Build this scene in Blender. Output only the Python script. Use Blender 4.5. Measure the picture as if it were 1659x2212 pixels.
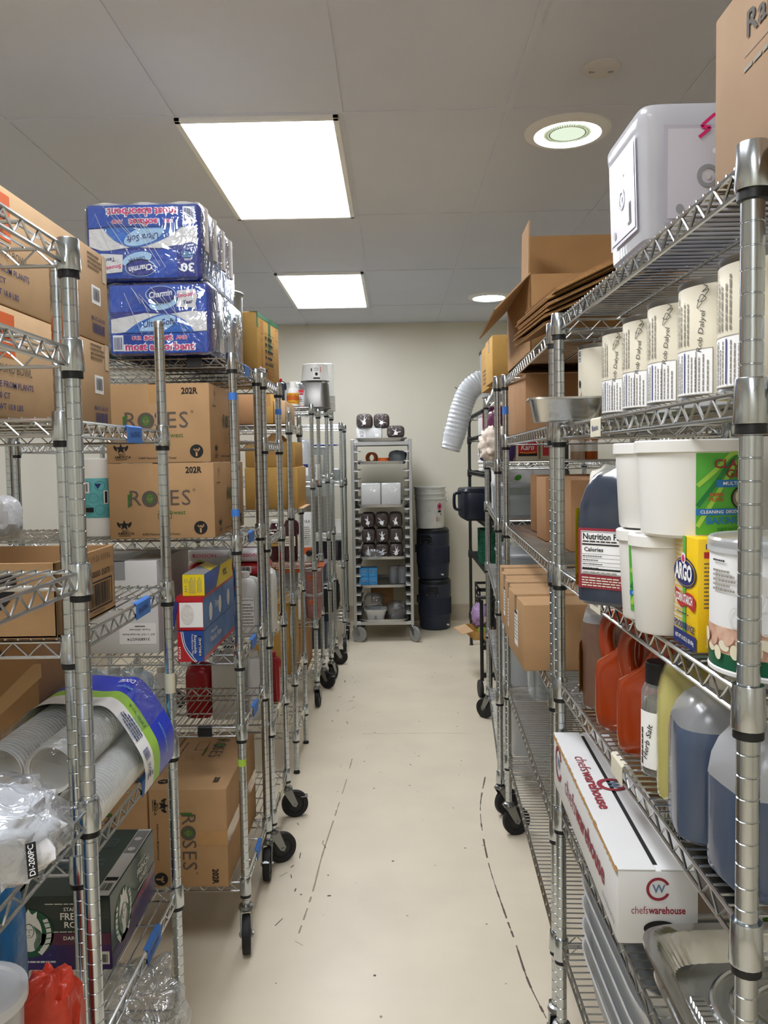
import bpy, bmesh, math, random
from mathutils import Vector, Matrix, noise
random.seed(7)
C = bpy.context.scene.collection
SC = bpy.context.scene
PI = math.pi
for o in list(bpy.data.objects):
    bpy.data.objects.remove(o)

# ------------------------------------------------------------------ camera
W_, H_ = 1659.0, 2212.0
F_, CX_, CY_, ZC = 1725.0, 829.5, 1084.0, 1.53
yc = Vector((850-CX_, CY_-990, -F_)).normalized()
up = Vector((-.0155, 1, 0)); zc = (up - up.dot(yc)*yc).normalized(); xc = yc.cross(zc)
cam = bpy.data.cameras.new('camera'); camo = bpy.data.objects.new('camera', cam); C.objects.link(camo)
cam.sensor_fit = 'VERTICAL'; cam.sensor_height = 36; cam.lens = F_*36/H_
cam.shift_y = -(H_/2-CY_)/H_
cam.clip_start = .02; cam.clip_end = 50
m3 = Matrix((xc, yc, zc))            # rows: world axes in camera coordinates -> maps camera vector to world vector
camo.matrix_world = Matrix.Translation((0, 0, ZC)) @ m3.to_4x4()
SC.camera = camo

# ------------------------------------------------------------------ world, exposure
w = bpy.data.worlds.new('world'); SC.world = w; w.use_nodes = True
w.node_tree.nodes['Background'].inputs[0].default_value = (.8, .85, .9, 1)
w.node_tree.nodes['Background'].inputs[1].default_value = 0.05
SC.view_settings.view_transform = 'Standard'; SC.view_settings.look = 'None'
SC.view_settings.gamma = 1; SC.view_settings.use_curve_mapping = False
SC.view_settings.exposure = 0.70
SC.cycles.max_bounces = 12; SC.cycles.transparent_max_bounces = 24
SC.cycles.diffuse_bounces = 8; SC.cycles.glossy_bounces = 5; SC.cycles.transmission_bounces = 8
SC.cycles.caustics_reflective = False; SC.cycles.caustics_refractive = False
SC.cycles.sample_clamp_indirect = 4.0
LIGHT_PANEL, LIGHT_TUBE = 11.0, 20.0

# ------------------------------------------------------------------ materials
def lin(h):
    if isinstance(h, (tuple, list)): return (*h, 1)
    c = [int(h[i:i+2], 16)/255 for i in (0, 2, 4)]
    return (*[x/12.92 if x <= .04045 else ((x+.055)/1.055)**2.4 for x in c], 1)
MATS = {}
def mat(name, col, rough=.5, metal=0, nz=None, bump=None, coat=0, spec=.5, trans=0, ior=1.45, emit=0, aniso=0, col2=None, sss=0):
    """Principled material; nz=(scale, amount) colour mottling, bump=(scale, strength)."""
    m = bpy.data.materials.new(name); m.use_nodes = True; nt = m.node_tree; n = nt.nodes; l = nt.links
    p = n['Principled BSDF']; c = lin(col)
    p.inputs['Base Color'].default_value = c; p.inputs['Roughness'].default_value = rough
    p.inputs['Metallic'].default_value = metal; p.inputs['IOR'].default_value = ior
    p.inputs['Specular IOR Level'].default_value = spec
    p.inputs['Coat Weight'].default_value = coat; p.inputs['Coat Roughness'].default_value = .08
    p.inputs['Transmission Weight'].default_value = trans
    if emit:
        p.inputs['Emission Color'].default_value = c; p.inputs['Emission Strength'].default_value = emit
    if nz or bump:
        tc = n.new('ShaderNodeTexCoord')
    if nz:
        t = n.new('ShaderNodeTexNoise'); t.inputs['Scale'].default_value = nz[0]; t.inputs['Detail'].default_value = 5
        l.new(tc.outputs['Object'], t.inputs['Vector'])
        r = n.new('ShaderNodeValToRGB'); a = nz[1]
        d = lin(col2) if col2 else tuple(x*(1-a) for x in c[:3])+(1,)
        r.color_ramp.elements[0].color = d; r.color_ramp.elements[1].color = c if col2 else tuple(min(1, x*(1+a*.6)) for x in c[:3])+(1,)
        r.color_ramp.elements[0].position = .3; r.color_ramp.elements[1].position = .7
        l.new(t.outputs['Fac'], r.inputs['Fac']); l.new(r.outputs['Color'], p.inputs['Base Color'])
    if bump:
        t2 = n.new('ShaderNodeTexNoise'); t2.inputs['Scale'].default_value = bump[0]; t2.inputs['Detail'].default_value = 4
        l.new(tc.outputs['Object'], t2.inputs['Vector'])
        b = n.new('ShaderNodeBump'); b.inputs['Strength'].default_value = bump[1]; b.inputs['Distance'].default_value = .02
        l.new(t2.outputs['Fac'], b.inputs['Height']); l.new(b.outputs['Normal'], p.inputs['Normal'])
    MATS[name] = m
    return m
def film(name, tint='f4f7fa', haze=.12, gloss=.3, bump=(14, .6), rough=.08):
    """clear crinkled plastic film: see-through, with shine and a little white haze"""
    m = bpy.data.materials.new(name); m.use_nodes = True; nt = m.node_tree; n = nt.nodes; l = nt.links
    n.remove(n['Principled BSDF']); out = n['Material Output']
    tr = n.new('ShaderNodeBsdfTransparent'); tr.inputs[0].default_value = lin(tint)
    gl = n.new('ShaderNodeBsdfGlossy'); gl.inputs['Roughness'].default_value = rough; gl.inputs[0].default_value = (1, 1, 1, 1)
    df = n.new('ShaderNodeBsdfDiffuse'); df.inputs[0].default_value = lin('f0f2f4')
    tl = n.new('ShaderNodeBsdfTranslucent'); tl.inputs[0].default_value = lin('f0f2f4')
    ad = n.new('ShaderNodeMixShader'); l.new(df.outputs[0], ad.inputs[1]); l.new(tl.outputs[0], ad.inputs[2])
    tc = n.new('ShaderNodeTexCoord'); t = n.new('ShaderNodeTexNoise'); t.inputs['Scale'].default_value = bump[0]; t.inputs['Detail'].default_value = 3
    t.inputs['Distortion'].default_value = 1.2
    l.new(tc.outputs['Object'], t.inputs['Vector'])
    b = n.new('ShaderNodeBump'); b.inputs['Strength'].default_value = bump[1]; b.inputs['Distance'].default_value = .03
    l.new(t.outputs['Fac'], b.inputs['Height']); l.new(b.outputs['Normal'], gl.inputs['Normal'])
    lw = n.new('ShaderNodeLayerWeight'); lw.inputs[0].default_value = .35; l.new(b.outputs['Normal'], lw.inputs['Normal'])
    mu = n.new('ShaderNodeMath'); mu.operation = 'MULTIPLY_ADD'; mu.inputs[1].default_value = gloss*1.6; mu.inputs[2].default_value = gloss*.25
    l.new(lw.outputs['Facing'], mu.inputs[0])
    m1 = n.new('ShaderNodeMixShader'); m1.inputs[0].default_value = haze
    l.new(tr.outputs[0], m1.inputs[1]); l.new(ad.outputs[0], m1.inputs[2])
    m2 = n.new('ShaderNodeMixShader'); l.new(mu.outputs[0], m2.inputs[0]); l.new(m1.outputs[0], m2.inputs[1]); l.new(gl.outputs[0], m2.inputs[2])
    l.new(m2.outputs[0], out.inputs['Surface'])
    MATS[name] = m
    return m
mat('chrome', 'c0c6ca', .2, 1, bump=(6, .04)); mat('chrome_wire', 'c6c8c8', .22, 1)
mat('chrome_dark', '8c8e8e', .3, 1); mat('epoxy', '3a3c3c', .35, .6); mat('black', '17181a', .45); mat('rubber', '131416', .6)
mat('card', 'b08d66', .82, nz=(9, .10), bump=(60, .03), spec=.2); mat('card_warm', 'b58d60', .8, nz=(8, .1), spec=.2)
mat('card_gold', 'bd9552', .75, nz=(8, .1), spec=.25); mat('card_pale', 'c2a27c', .82, nz=(10, .08), bump=(50, .03), spec=.2)
mat('card_dusk', '9a8168', .82, nz=(9, .08), spec=.15); mat('card_tan', 'a67f5b', .82, nz=(9, .1), spec=.2); mat('card_dark', '8a6440', .85, nz=(9, .12), spec=.15)
mat('card_edge', 'a8814f', .9, nz=(200, .35)); mat('tape', 'b88f60', .18, nz=(20, .06), coat=.4); mat('tape_clear', 'd8c8ac', .15, coat=.5)
mat('white_card', 'dcdcda', .6, nz=(8, .03)); mat('grey_card', '9ea0a1', .6); mat('white', 'e6e6e2', .45); mat('white_plastic', 'e4e3dd', .35, bump=(5, .03))
mat('white_hdpe', 'dededa', .4, nz=(10, .03), bump=(7, .1)); mat('bucket_white', 'cfcfc8', .42, nz=(14, .08)); mat('paper', 'ebe9e2', .75, bump=(90, .06))
mat('paper_cup', 'e9e8e4', .55); mat('cup_inside', 'cfccc4', .6); mat('styro', 'ecebea', .6, bump=(30, .05)); mat('cream', 'e4dcc0', .5, nz=(12, .04)); mat('label_cream', 'ddd6c0', .55)
mat('ink', '2c2824', .7); mat('ink_pencil', '55524e', .8); mat('ink_grey', '8d877c', .8); mat('ink_brown', '5a5048', .8); mat('ink_soft', '6e5a44', .8); mat('ink_black', '151515', .7); mat('ink_green', '3f6a2e', .7)
mat('ink_white', 'f2f2f0', .5); mat('ink_navy', '1f2a6a', .6); mat('ink_red', 'b0262c', .6); mat('ink_maroon', '8e2b38', .6); mat('ink_orange', 'd9642a', .6); mat('ink_pink', 'd6246e', .5); mat('ink_ltblue', '7cc0dc', .5)
mat('ink_slate', '5e7a94', .6); mat('ink_rust', 'b2552e', .7)
mat('blue_tape', '3f78c8', .6, bump=(60, .1)); mat('masking', 'd9d3bd', .7, bump=(50, .1)); mat('lime_tape', 'a9cf4a', .6); mat('green_tape', '1f7a50', .3)
mat('pack_blue', '1f4fb0', .22, coat=.5, nz=(7, .25)); mat('pack_navy', '1a2f86', .22, coat=.5); mat('pack_ltblue', 'a9cdea', .3, coat=.4); mat('pack_mid', '2f6cc0', .25, coat=.4, nz=(20, .3))
mat('roll_white', 'dfdbd6', .6, bump=(20, .5)); mat('teal', '68b8ba', .6, nz=(40, .12)); mat('teal_dark', '4a9ca2', .6)
mat('argo_yellow', 'ecc416', .4); mat('yellow', 'ead21c', .35); mat('yellow_box', 'e6bf22', .4); mat('lab_green', '52a83a', .4); mat('lab_lime', '9ccb4a', .4); mat('lab_dkgreen', '1e7a3c', .4); mat('lab_blue', '2273b8', .4)
mat('red_box', 'c0222e', .35, coat=.3); mat('blue_box', '2b4f9e', .35, coat=.3, nz=(9, .3)); mat('photo_blue', '4a78b4', .3, nz=(14, .4)); mat('sky_box', '3f93cf', .5)
mat('green_dark', '1c3d33', .4, coat=.3, nz=(6, .1)); mat('green_black', '0f2620', .4, coat=.3); mat('purple', '4a1c50', .4, nz=(8, .5), col2='2a2a70'); mat('plum', '5a2142', .35, coat=.3, bump=(25, .4)); mat('siren_green', '1c5a40', .4)
mat('soy_dark', '323a48', .16, coat=.5, nz=(4, .1)); mat('soy', '1d2230', .12, coat=.5); mat('soy_blue', '46546a', .2, coat=.4, nz=(4, .12)); mat('sauce', '96360f', .14, coat=.5, nz=(5, .12)); mat('tea', '6b5142', .2, coat=.4, nz=(4, .1)); mat('tea_top', '9c8a86', .2, coat=.4)
mat('oil', 'b8b06a', .15, coat=.5, nz=(4, .08)); mat('herb', '55503a', .7, nz=(220, .6)); mat('juice', '3a0e14', .15, coat=.4); mat('red_plastic', 'a01420', .3, coat=.2); mat('grey_plastic', '9a9c9e', .4)
mat('pink_mush', '9a6a66', .5, nz=(30, .2)); mat('beans', 'd8b8a0', .5, nz=(60, .4), col2='b07a68'); mat('green_lid', '1c5a3e', .3)
mat('orange_label', 'd99a20', .4); mat('orange', 'b85a1c', .4); mat('bread', '3c261c', .7, nz=(12, .3), bump=(30, .2)); mat('steel', '7e7c78', .42, 1, nz=(3, .12)); mat('aluminum', 'b2b3b2', .38, 1, nz=(5, .06)); mat('alu_light', 'dededc', .4, 0)
mat('foil', 'd0d1d0', .18, 1, bump=(9, .06)); mat('pan_steel', 'b8b8b6', .3, .9, nz=(6, .1)); mat('cooler', '2a3040', .5, nz=(8, .08)); mat('cooler_lid', '14161c', .45); mat('cambro', '12182a', .35)
mat('crate_green', '145a40', .5); mat('lavender', 'a88ab4', .35, bump=(20, .6)); mat('cloth', 'd8cabb', .8, bump=(20, .3)); mat('flour_bag', 'dcd8cc', .7, bump=(18, .4)); mat('bag_white', 'e4e4e6', .3, bump=(16, .7), coat=.3)
mat('red_bag', 'c8402c', .3, bump=(18, .6)); mat('bag_blue', '1e6aa8', .3, bump=(14, .5)); mat('aqua', '8fc4d0', .35, bump=(14, .4)); mat('green_bag', '5aa81e', .4, bump=(16, .5)); mat('grey_bag', '70767a', .3, bump=(16, .6)); mat('lid_white', 'dcdfe6', .3)
mat('pack_band', '1a36c4', .3); mat('frost', 'd2cfd8', .28, bump=(10, .06)); mat('wheel_grey', '8b8c8a', .5); mat('cream_box', 'e8e4da', .5); mat('pale_pink', 'd8b8b0', .5); mat('peach', 'd9c0ac', .4); mat('skin_box', 'b87858', .6)
mat('light_white', 'f4f4f0', .4); mat('bin_line', 'bdbac4', .4); mat('smoke_white', 'd4d2ce', .5); mat('tube_lens', 'dfe6d0', .15); mat('grid', 'bdbcb8', .5)
film('tub_pale', 'eef0f0', .62, .14, (4, .12), .2); film('clear_film', haze=.04, gloss=.10); film('bag_film', haze=.10, gloss=.26, bump=(13, .7)); film('bread_film', haze=.02, gloss=.10, bump=(24, .8)); film('cup_film', haze=.04, gloss=.14, bump=(12, .6)); film('tub_clear', 'e9eef0', .2, .22, (4, .15), .12); film('tub_frost', 'eef0f0', .45, .15, (4, .15), .2); film('shrink_film', haze=.03, gloss=.25, bump=(9, .8), rough=.05)
film('frost_clear', 'dcd8e2', .62, .14, (5, .2), .2); film('bottle_clear', 'f0f2f0', .2, .25, (4, .1), .1); film('jug_milk', 'f2f4f8', .6, .12, (4, .15), .25)
def glow(name, col, s):
    m = bpy.data.materials.new(name); m.use_nodes = True; nt = m.node_tree
    nt.nodes.remove(nt.nodes['Principled BSDF']); e = nt.nodes.new('ShaderNodeEmission')
    e.inputs[0].default_value = (*col, 1); e.inputs[1].default_value = s
    nt.links.new(e.outputs[0], nt.nodes['Material Output'].inputs[0]); MATS[name] = m
glow('panel_glow', (.97, 1, 1.07), LIGHT_PANEL); glow('tube_glow', (.93, 1, 1), LIGHT_TUBE); glow('tube_soft', (.80, .92, .72), .62)

# ------------------------------------------------------------------ mesh helpers
class MB:
    def __init__(s): s.v = []; s.f = []; s.m = []
    def add(s, vs, fs, mi=0, M=None):
        o = len(s.v)
        s.v += [tuple(M @ Vector(p)) for p in vs] if M else [tuple(p) for p in vs]
        s.f += [tuple(i+o for i in f) for f in fs]; s.m += [mi]*len(fs); return s
    def box(s, x0, x1, y0, y1, z0, z1, mi=0, ch=0, seg=1, M=None):
        if not ch:
            vs = [(x, y, z) for z in (z0, z1) for y in (y0, y1) for x in (x0, x1)]
            return s.add(vs, [(0, 2, 3, 1), (4, 5, 7, 6), (0, 1, 5, 4), (2, 6, 7, 3), (0, 4, 6, 2), (1, 3, 7, 5)], mi, M)
        bm = bmesh.new(); bmesh.ops.create_cube(bm, size=1)
        for v in bm.verts:
            v.co = Vector(((x0+x1)/2+v.co.x*(x1-x0), (y0+y1)/2+v.co.y*(y1-y0), (z0+z1)/2+v.co.z*(z1-z0)))
        bmesh.ops.bevel(bm, geom=list(bm.edges), offset=ch, segments=seg, affect='EDGES', profile=.5)
        bm.verts.index_update()
        s.add([v.co[:] for v in bm.verts], [[v.index for v in f.verts] for f in bm.faces], mi, M); bm.free(); return s
    def loft(s, rings, mi=0, caps=(1, 1), M=None):
        n = len(rings[0]); vs = [p for r in rings for p in r]; fs = []
        for k in range(len(rings)-1):
            a = k*n
            for i in range(n):
                j = (i+1) % n; fs.append((a+i, a+j, a+n+j, a+n+i))
        if caps[0]: fs.append(tuple(range(n-1, -1, -1)))
        if caps[1]: fs.append(tuple(range((len(rings)-1)*n, len(rings)*n)))
        return s.add(vs, fs, mi, M)
    def lathe(s, prof, n=24, c=(0, 0, 0), mi=0, caps=(1, 1), M=None):
        rings = [[(c[0]+r*math.cos(2*PI*i/n), c[1]+r*math.sin(2*PI*i/n), c[2]+z) for i in range(n)] for r, z in prof]
        return s.loft(rings, mi, caps, M)
    def tube(s, pts, r, n=6, mi=0, M=None, caps=(1, 1)):
        P = [Vector(p) for p in pts]; rings = []; u = None
        rr = r if isinstance(r, (list, tuple)) else [r]*len(P)
        for k, p in enumerate(P):
            d = ((P[k+1]-p) if k == 0 else (p-P[k-1]) if k == len(P)-1 else (P[k+1]-P[k-1])).normalized()
            if u is None: u = d.orthogonal().normalized()
            u = (u-d*u.dot(d)).normalized(); v = d.cross(u)
            rings.append([tuple(p+(u*math.cos(2*PI*i/n)+v*math.sin(2*PI*i/n))*rr[k]) for i in range(n)])
        return s.loft(rings, mi, caps, M)
    def build(s, name, mats, parent=None, sharp=None):
        if sharp is None: sharp = 75 if any(q in name for q in ('bag', 'film', 'cloth', 'pack')) else 35
        me = bpy.data.meshes.new(name); me.from_pydata(s.v, [], s.f); me.update()
        for m in (mats if isinstance(mats, (list, tuple)) else [mats]): me.materials.append(MATS[m] if isinstance(m, str) else m)
        me.polygons.foreach_set('material_index', s.m); me.polygons.foreach_set('use_smooth', [True]*len(s.f))
        me.set_sharp_from_angle(angle=math.radians(sharp)); me.update()
        o = bpy.data.objects.new(name, me); C.objects.link(o)
        if parent: o.parent = parent
        return o
def tag(o, label, cat, group=None, kind=None):
    o['label'] = label; o['category'] = cat
    if group: o['group'] = group
    if kind: o['kind'] = kind
    return o
def thing(name, label, cat, loc=(0, 0, 0), rot=0, group=None):
    o = bpy.data.objects.new(name, None); C.objects.link(o); o.location = loc; o.rotation_euler = (0, 0, rot)
    o.empty_display_size = .05
    return tag(o, label, cat, group)
def struct(o): o['kind'] = 'structure'; return o
def dup(root, loc, rotz=None, label=None, parent=None):
    r = root.copy(); C.objects.link(r)
    if loc is not None: r.location = loc
    if rotz is not None: r.rotation_euler = (0, 0, rotz)
    if label: r['label'] = label
    if parent: r.parent = parent
    for ch in list(root.children):
        c = ch.copy(); C.objects.link(c); c.parent = r
        for g in list(ch.children):
            d = g.copy(); C.objects.link(d); d.parent = c
    return r
def rr(hx, hy, z, e=4, n=28, c=(0, 0)):
    """superellipse ring"""
    o = []
    for i in range(n):
        a = 2*PI*i/n; ca, sa = math.cos(a), math.sin(a)
        o.append((c[0]+hx*math.copysign(abs(ca)**(2/e), ca), c[1]+hy*math.copysign(abs(sa)**(2/e), sa), z))
    return o
def blob(rad, e=3, amp=.06, fr=6, seed=0, n=26, m=16, flat=True, c=(0, 0, 0), sharp=False):
    """crumpled closed bag shape"""
    rings = []
    for j in range(m+1):
        t = -PI/2+PI*j/m; ct, st = math.cos(t), math.sin(t); zz = math.copysign(abs(st)**(2/e), st); cc = max(abs(ct)**(2/e), .02)
        ring = []
        for i in range(n):
            a = 2*PI*i/n; ca, sa = math.cos(a), math.sin(a)
            p = Vector((rad[0]*cc*math.copysign(abs(ca)**(2/e), ca), rad[1]*cc*math.copysign(abs(sa)**(2/e), sa), rad[2]*zz))
            q = p*fr/max(rad)+Vector((seed*3.1, seed*1.7, seed))
            d = noise.noise(q)
            if sharp: d = (1-2*abs(d))*.7
            p *= 1+amp*d*2.2
            if flat and p.z < -rad[2]*.92: p.z = -rad[2]*.92
            ring.append((c[0]+p.x, c[1]+p.y, c[2]+p.z+rad[2]*(.92 if flat else 0)))
        rings.append(ring)
    return rings
_tx = {}
def textmesh(st, bold=0):
    k = (st, bold)
    if k not in _tx:
        cu = bpy.data.curves.new('t', 'FONT'); cu.body = st; cu.align_x = 'CENTER'; cu.align_y = 'CENTER'; cu.offset = bold; cu.resolution_u = 2; cu.size = 1
        ob = bpy.data.objects.new('t', cu); me = bpy.data.meshes.new_from_object(ob)
        vs = [tuple(v.co[:2]) for v in me.vertices]; fs = [tuple(p.vertices) for p in me.polygons]
        bpy.data.objects.remove(ob); bpy.data.curves.remove(cu); bpy.data.meshes.remove(me)
        xs = [v[0] for v in vs] or [0]; _tx[k] = (vs, fs, max(xs)-min(xs))
    return _tx[k]
def flat(o, r, u):
    o, r, u = Vector(o), Vector(r).normalized(), Vector(u).normalized(); n = r.cross(u)
    return lambda x, y, d=0: tuple(o+r*x+u*y+n*d)
def cyl(cx, cy, z, R, a0, slope=0):
    a0 = math.radians(a0)
    def f(x, y, d=0):
        q = R+slope*y+d; a = a0+x/R
        return (cx+q*math.cos(a), cy+q*math.sin(a), z+y)
    return f
class Print:
    """flat printing laid on a face: letters, bars, shapes; one mesh with several inks"""
    def __init__(s, d=.0006): s.mb = MB(); s.mats = []; s.d = d; s.el = []; s.ne = 0
    def mi(s, m):
        if m not in s.mats: s.mats.append(m)
        return s.mats.index(m)
    def pts(s, F, vs, fs, m, lay=1): s.ne += 1; s.el += [s.ne]*len(fs); s.mb.add([F(x, y, s.d*lay) for x, y in vs], fs, s.mi(m)); return s
    def text(s, F, st, x, y, size, m='ink', bold=0, w=None, rot=0, lay=2, xs=1, shear=0):
        vs, fs, wd = textmesh(st, bold)
        k = xs*size
        if w: k = w/max(wd, 1e-6)
        c, q = math.cos(math.radians(rot)), math.sin(math.radians(rot)); out = []
        for a, b in vs:
            b *= size; a = a*k+shear*b; out.append((x+a*c-b*q, y+a*q+b*c))
        return s.pts(F, out, fs, m, lay)
    def rect(s, F, x0, y0, x1, y1, m, lay=1, nx=1):
        vs = []; fs = []
        for i in range(nx+1):
            x = x0+(x1-x0)*i/nx; vs += [(x, y0), (x, y1)]
            if i: fs.append((2*i-2, 2*i, 2*i+1, 2*i-1))
        return s.pts(F, vs, fs, m, lay)
    def frame(s, F, x0, y0, x1, y1, t, m, lay=2, nx=1):
        s.rect(F, x0, y0, x1, y0+t, m, lay, nx); s.rect(F, x0, y1-t, x1, y1, m, lay, nx); s.rect(F, x0, y0, x0+t, y1, m, lay); return s.rect(F, x1-t, y0, x1, y1, m, lay)
    def ell(s, F, x, y, a, b, m, lay=2, n=28, rot=0):
        c, q = math.cos(rot), math.sin(rot)
        return s.pts(F, [(x+a*math.cos(2*PI*i/n)*c-b*math.sin(2*PI*i/n)*q, y+a*math.cos(2*PI*i/n)*q+b*math.sin(2*PI*i/n)*c) for i in range(n)], [tuple(range(n))], m, lay)
    def ring(s, F, x, y, r0, r1, m, lay=2, a0=0, a1=360, n=28, asp=1):
        vs = []; fs = []
        for i in range(n+1):
            a = math.radians(a0+(a1-a0)*i/n)
            vs += [(x+r0*math.cos(a), y+r0*asp*math.sin(a)), (x+r1*math.cos(a), y+r1*asp*math.sin(a))]
            if i: fs.append((2*i-2, 2*i-1, 2*i+1, 2*i))
        return s.pts(F, vs, fs, m, lay)
    def poly(s, F, pts, m, lay=2): return s.pts(F, pts, [tuple(range(len(pts)))], m, lay)
    def line(s, F, pts, wd, m, lay=3):
        vs = []; fs = []
        for i, p in enumerate(pts):
            a = pts[max(i-1, 0)]; b = pts[min(i+1, len(pts)-1)]; dx, dy = b[0]-a[0], b[1]-a[1]; L = math.hypot(dx, dy) or 1
            wv = wd[i] if isinstance(wd, list) else wd
            vs += [(p[0]-dy/L*wv/2, p[1]+dx/L*wv/2), (p[0]+dy/L*wv/2, p[1]-dx/L*wv/2)]
            if i: fs.append((2*i-2, 2*i-1, 2*i+1, 2*i))
        return s.pts(F, vs, fs, m, lay)
    def dashes(s, F, x0, y0, x1, y1, rows, m='ink_grey', fill=.45, lay=2, vert=False, seed=1):
        """rows of tiny marks: print too small to read"""
        rnd = random.Random(seed); L = (y1-y0) if vert else (x1-x0); D = (x1-x0) if vert else (y1-y0)
        for k in range(rows):
            b = (k+.5)/rows*D; h = D/rows*fill/2; t = 0; end = L*rnd.uniform(.75, 1)
            while t < end:
                g = L*rnd.uniform(.05, .16); e = min(t+g, end)
                if vert: s.rect(F, x0+b-h, y0+t, x0+b+h, y0+e, m, lay)
                else: s.rect(F, x0+t, y1-b-h, x0+e, y1-b+h, m, lay)
                t = e+L*.018
        return s
    def bars(s, F, x0, y0, x1, y1, m='ink_black', n=16, lay=2, horiz=False, seed=3):
        rnd = random.Random(seed); t = 0.0
        ws = [rnd.uniform(.3, 1) for _ in range(2*n)]; T = sum(ws)
        for i, q in enumerate(ws):
            if i % 2 == 0:
                a, b = t/T, (t+q)/T
                if horiz: s.rect(F, x0, y0+(y1-y0)*a, x1, y0+(y1-y0)*b, m, lay)
                else: s.rect(F, x0+(x1-x0)*a, y0, x0+(x1-x0)*b, y1, m, lay)
            t += q
        return s
    def build(s, parent, name='printed_text', sharp=80):
        # one print per printed patch: marks on one face that lie close together
        E = []
        for i, f in enumerate(s.mb.f):
            P = [Vector(s.mb.v[j]) for j in f]
            n = (P[1]-P[0]).cross(P[2]-P[0]); ax = max(range(3), key=lambda k: abs(n[k])); n = n.normalized() if n.length > 0 else n
            E.append([s.el[i], (ax, n[ax] > 0) if abs(n[ax]) > .995 else None, [min(p[k] for p in P) for k in range(3)], [max(p[k] for p in P) for k in range(3)]])
        if sum(e[1] is not None for e in E) < .9*len(E):
            for e in E: e[1] = None
        G = {}
        for i, e in enumerate(E):
            g = G.setdefault((e[0], e[1]), [list(e[2]), list(e[3]), []]); g[2].append(i)
            for k in range(3): g[0][k] = min(g[0][k], e[2][k]); g[1][k] = max(g[1][k], e[3][k])
        K = list(G); par = list(range(len(K)))
        def fd(i):
            while par[i] != i: i = par[i]
            return i
        for i in range(len(K)):
            for j in range(i):
                if K[i][1] == K[j][1] and all(G[K[i]][0][k]-.02 < G[K[j]][1][k] and G[K[j]][0][k]-.02 < G[K[i]][1][k] for k in range(3)): par[fd(i)] = fd(j)
        bk = {}
        for i, k in enumerate(K): bk.setdefault(fd(i), []).extend(G[k][2])
        if len(bk) < 2: return s.mb.build(name, s.mats, parent, sharp)
        for ids in bk.values():
            m = MB(); mp = {}; ms = []
            for i in ids:
                q = s.mats[s.mb.m[i]]
                if q not in ms: ms.append(q)
                f = []
                for j in s.mb.f[i]:
                    if j not in mp: mp[j] = len(m.v); m.v.append(s.mb.v[j])
                    f.append(mp[j])
                m.f.append(tuple(f)); m.m.append(ms.index(q))
            o = m.build(name, ms, parent, sharp)
        return o
LVL = .0075
def deck(z): return z+LVL
# ================================================================== THE ROOM
XL, XR, YB, YF, ZT = -2.2, 1.65, -2.2, 7.45, 2.78
def wallmat(name, col, bumpk=.02, rough=.42):
    m = mat(name, col, rough, nz=(2.2, .03), bump=(40, bumpk), spec=.35); return m
wallmat('wall_paint', 'd8d3c4'); wallmat('wall_paint_gloss', 'd8d3c2', .015, .3); mat('ceil_tile', 'd8dce6', .85, nz=(3, .02), bump=(160, .04), spec=.2)
mat('cove', 'b5ab98', .6, nz=(5, .08)); mat('floor_paint', 'e2d6bf', .35, nz=(3.2, .07), bump=(9, .05), spec=.45); mat('scuff', '5f564b', .8); mat('scuff_soft', 'a1937f', .7)
struct(MB().box(XL-.1, XL, YB-.1, YF+.1, 0, ZT).build('wall_left', 'wall_paint'))
struct(MB().box(XR, XR+.1, YB-.1, YF+.1, 0, ZT).build('wall_right', 'wall_paint'))
struct(MB().box(XL, XR, YF, YF+.1, 0, ZT).build('wall_back', 'wall_paint_gloss'))
struct(MB().box(XL, XR, YB-.1, YB, 0, ZT).build('wall_front', 'wall_paint'))
struct(MB().box(XL-.1, XR+.1, YB-.1, YF+.1, ZT, ZT+.1).build('ceiling', 'ceil_tile'))
fl = Print(.0004)
fm = MB().box(XL-.1, XR+.1, YB-.1, YF+.1, -.1, 0); fl.mb = fm; fl.mats = ['floor_paint']
FF = flat((0, 0, 0), (1, 0, 0), (0, 1, 0))
def smooth(pts, k=6):
    o = []
    for i in range(len(pts)-1):
        p0, p1, p2, p3 = pts[max(i-1, 0)], pts[i], pts[i+1], pts[min(i+2, len(pts)-1)]
        for j in range(k):
            t = j/k; o.append(tuple(.5*((2*p1[q])+(-p0[q]+p2[q])*t+(2*p0[q]-5*p1[q]+4*p2[q]-p3[q])*t*t+(-p0[q]+3*p1[q]-3*p2[q]+p3[q])*t**3) for q in range(len(p1))))
    return o+[tuple(pts[-1])]
rf = random.Random(5)
def scuff(pts, wd, m):
    P = smooth(pts, 8); seg = []
    for i in range(len(P)-1):
        if rf.random() < .8: fl.line(FF, [P[i], P[i+1]], wd*rf.uniform(.4, 1.2), m, 1)
scuff([(.415, 3.75), (.36, 3.45), (.34, 3.2), (.335, 2.9), (.35, 2.6), (.36, 2.45), (.37, 2.25), (.40, 2.05), (.42, 1.85)], .006, 'scuff')
scuff([(-.235, 4.0), (-.25, 3.7), (-.275, 3.35), (-.30, 3.0), (-.31, 2.75), (-.33, 2.5)], .006, 'scuff_soft')
scuff([(-.2, 4.37), (.1, 4.37), (.4, 4.36)], .004, 'scuff_soft')
for i in range(90):
    x, y = rf.uniform(-.4, .4), rf.uniform(1.6, 6.4); r_ = rf.uniform(.0015, .005)
    fl.ell(FF, x, y, r_, r_*rf.uniform(.5, 2), rf.choice(['scuff', 'scuff_soft', 'scuff_soft']), 1, 7, rf.uniform(0, 3))
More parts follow.
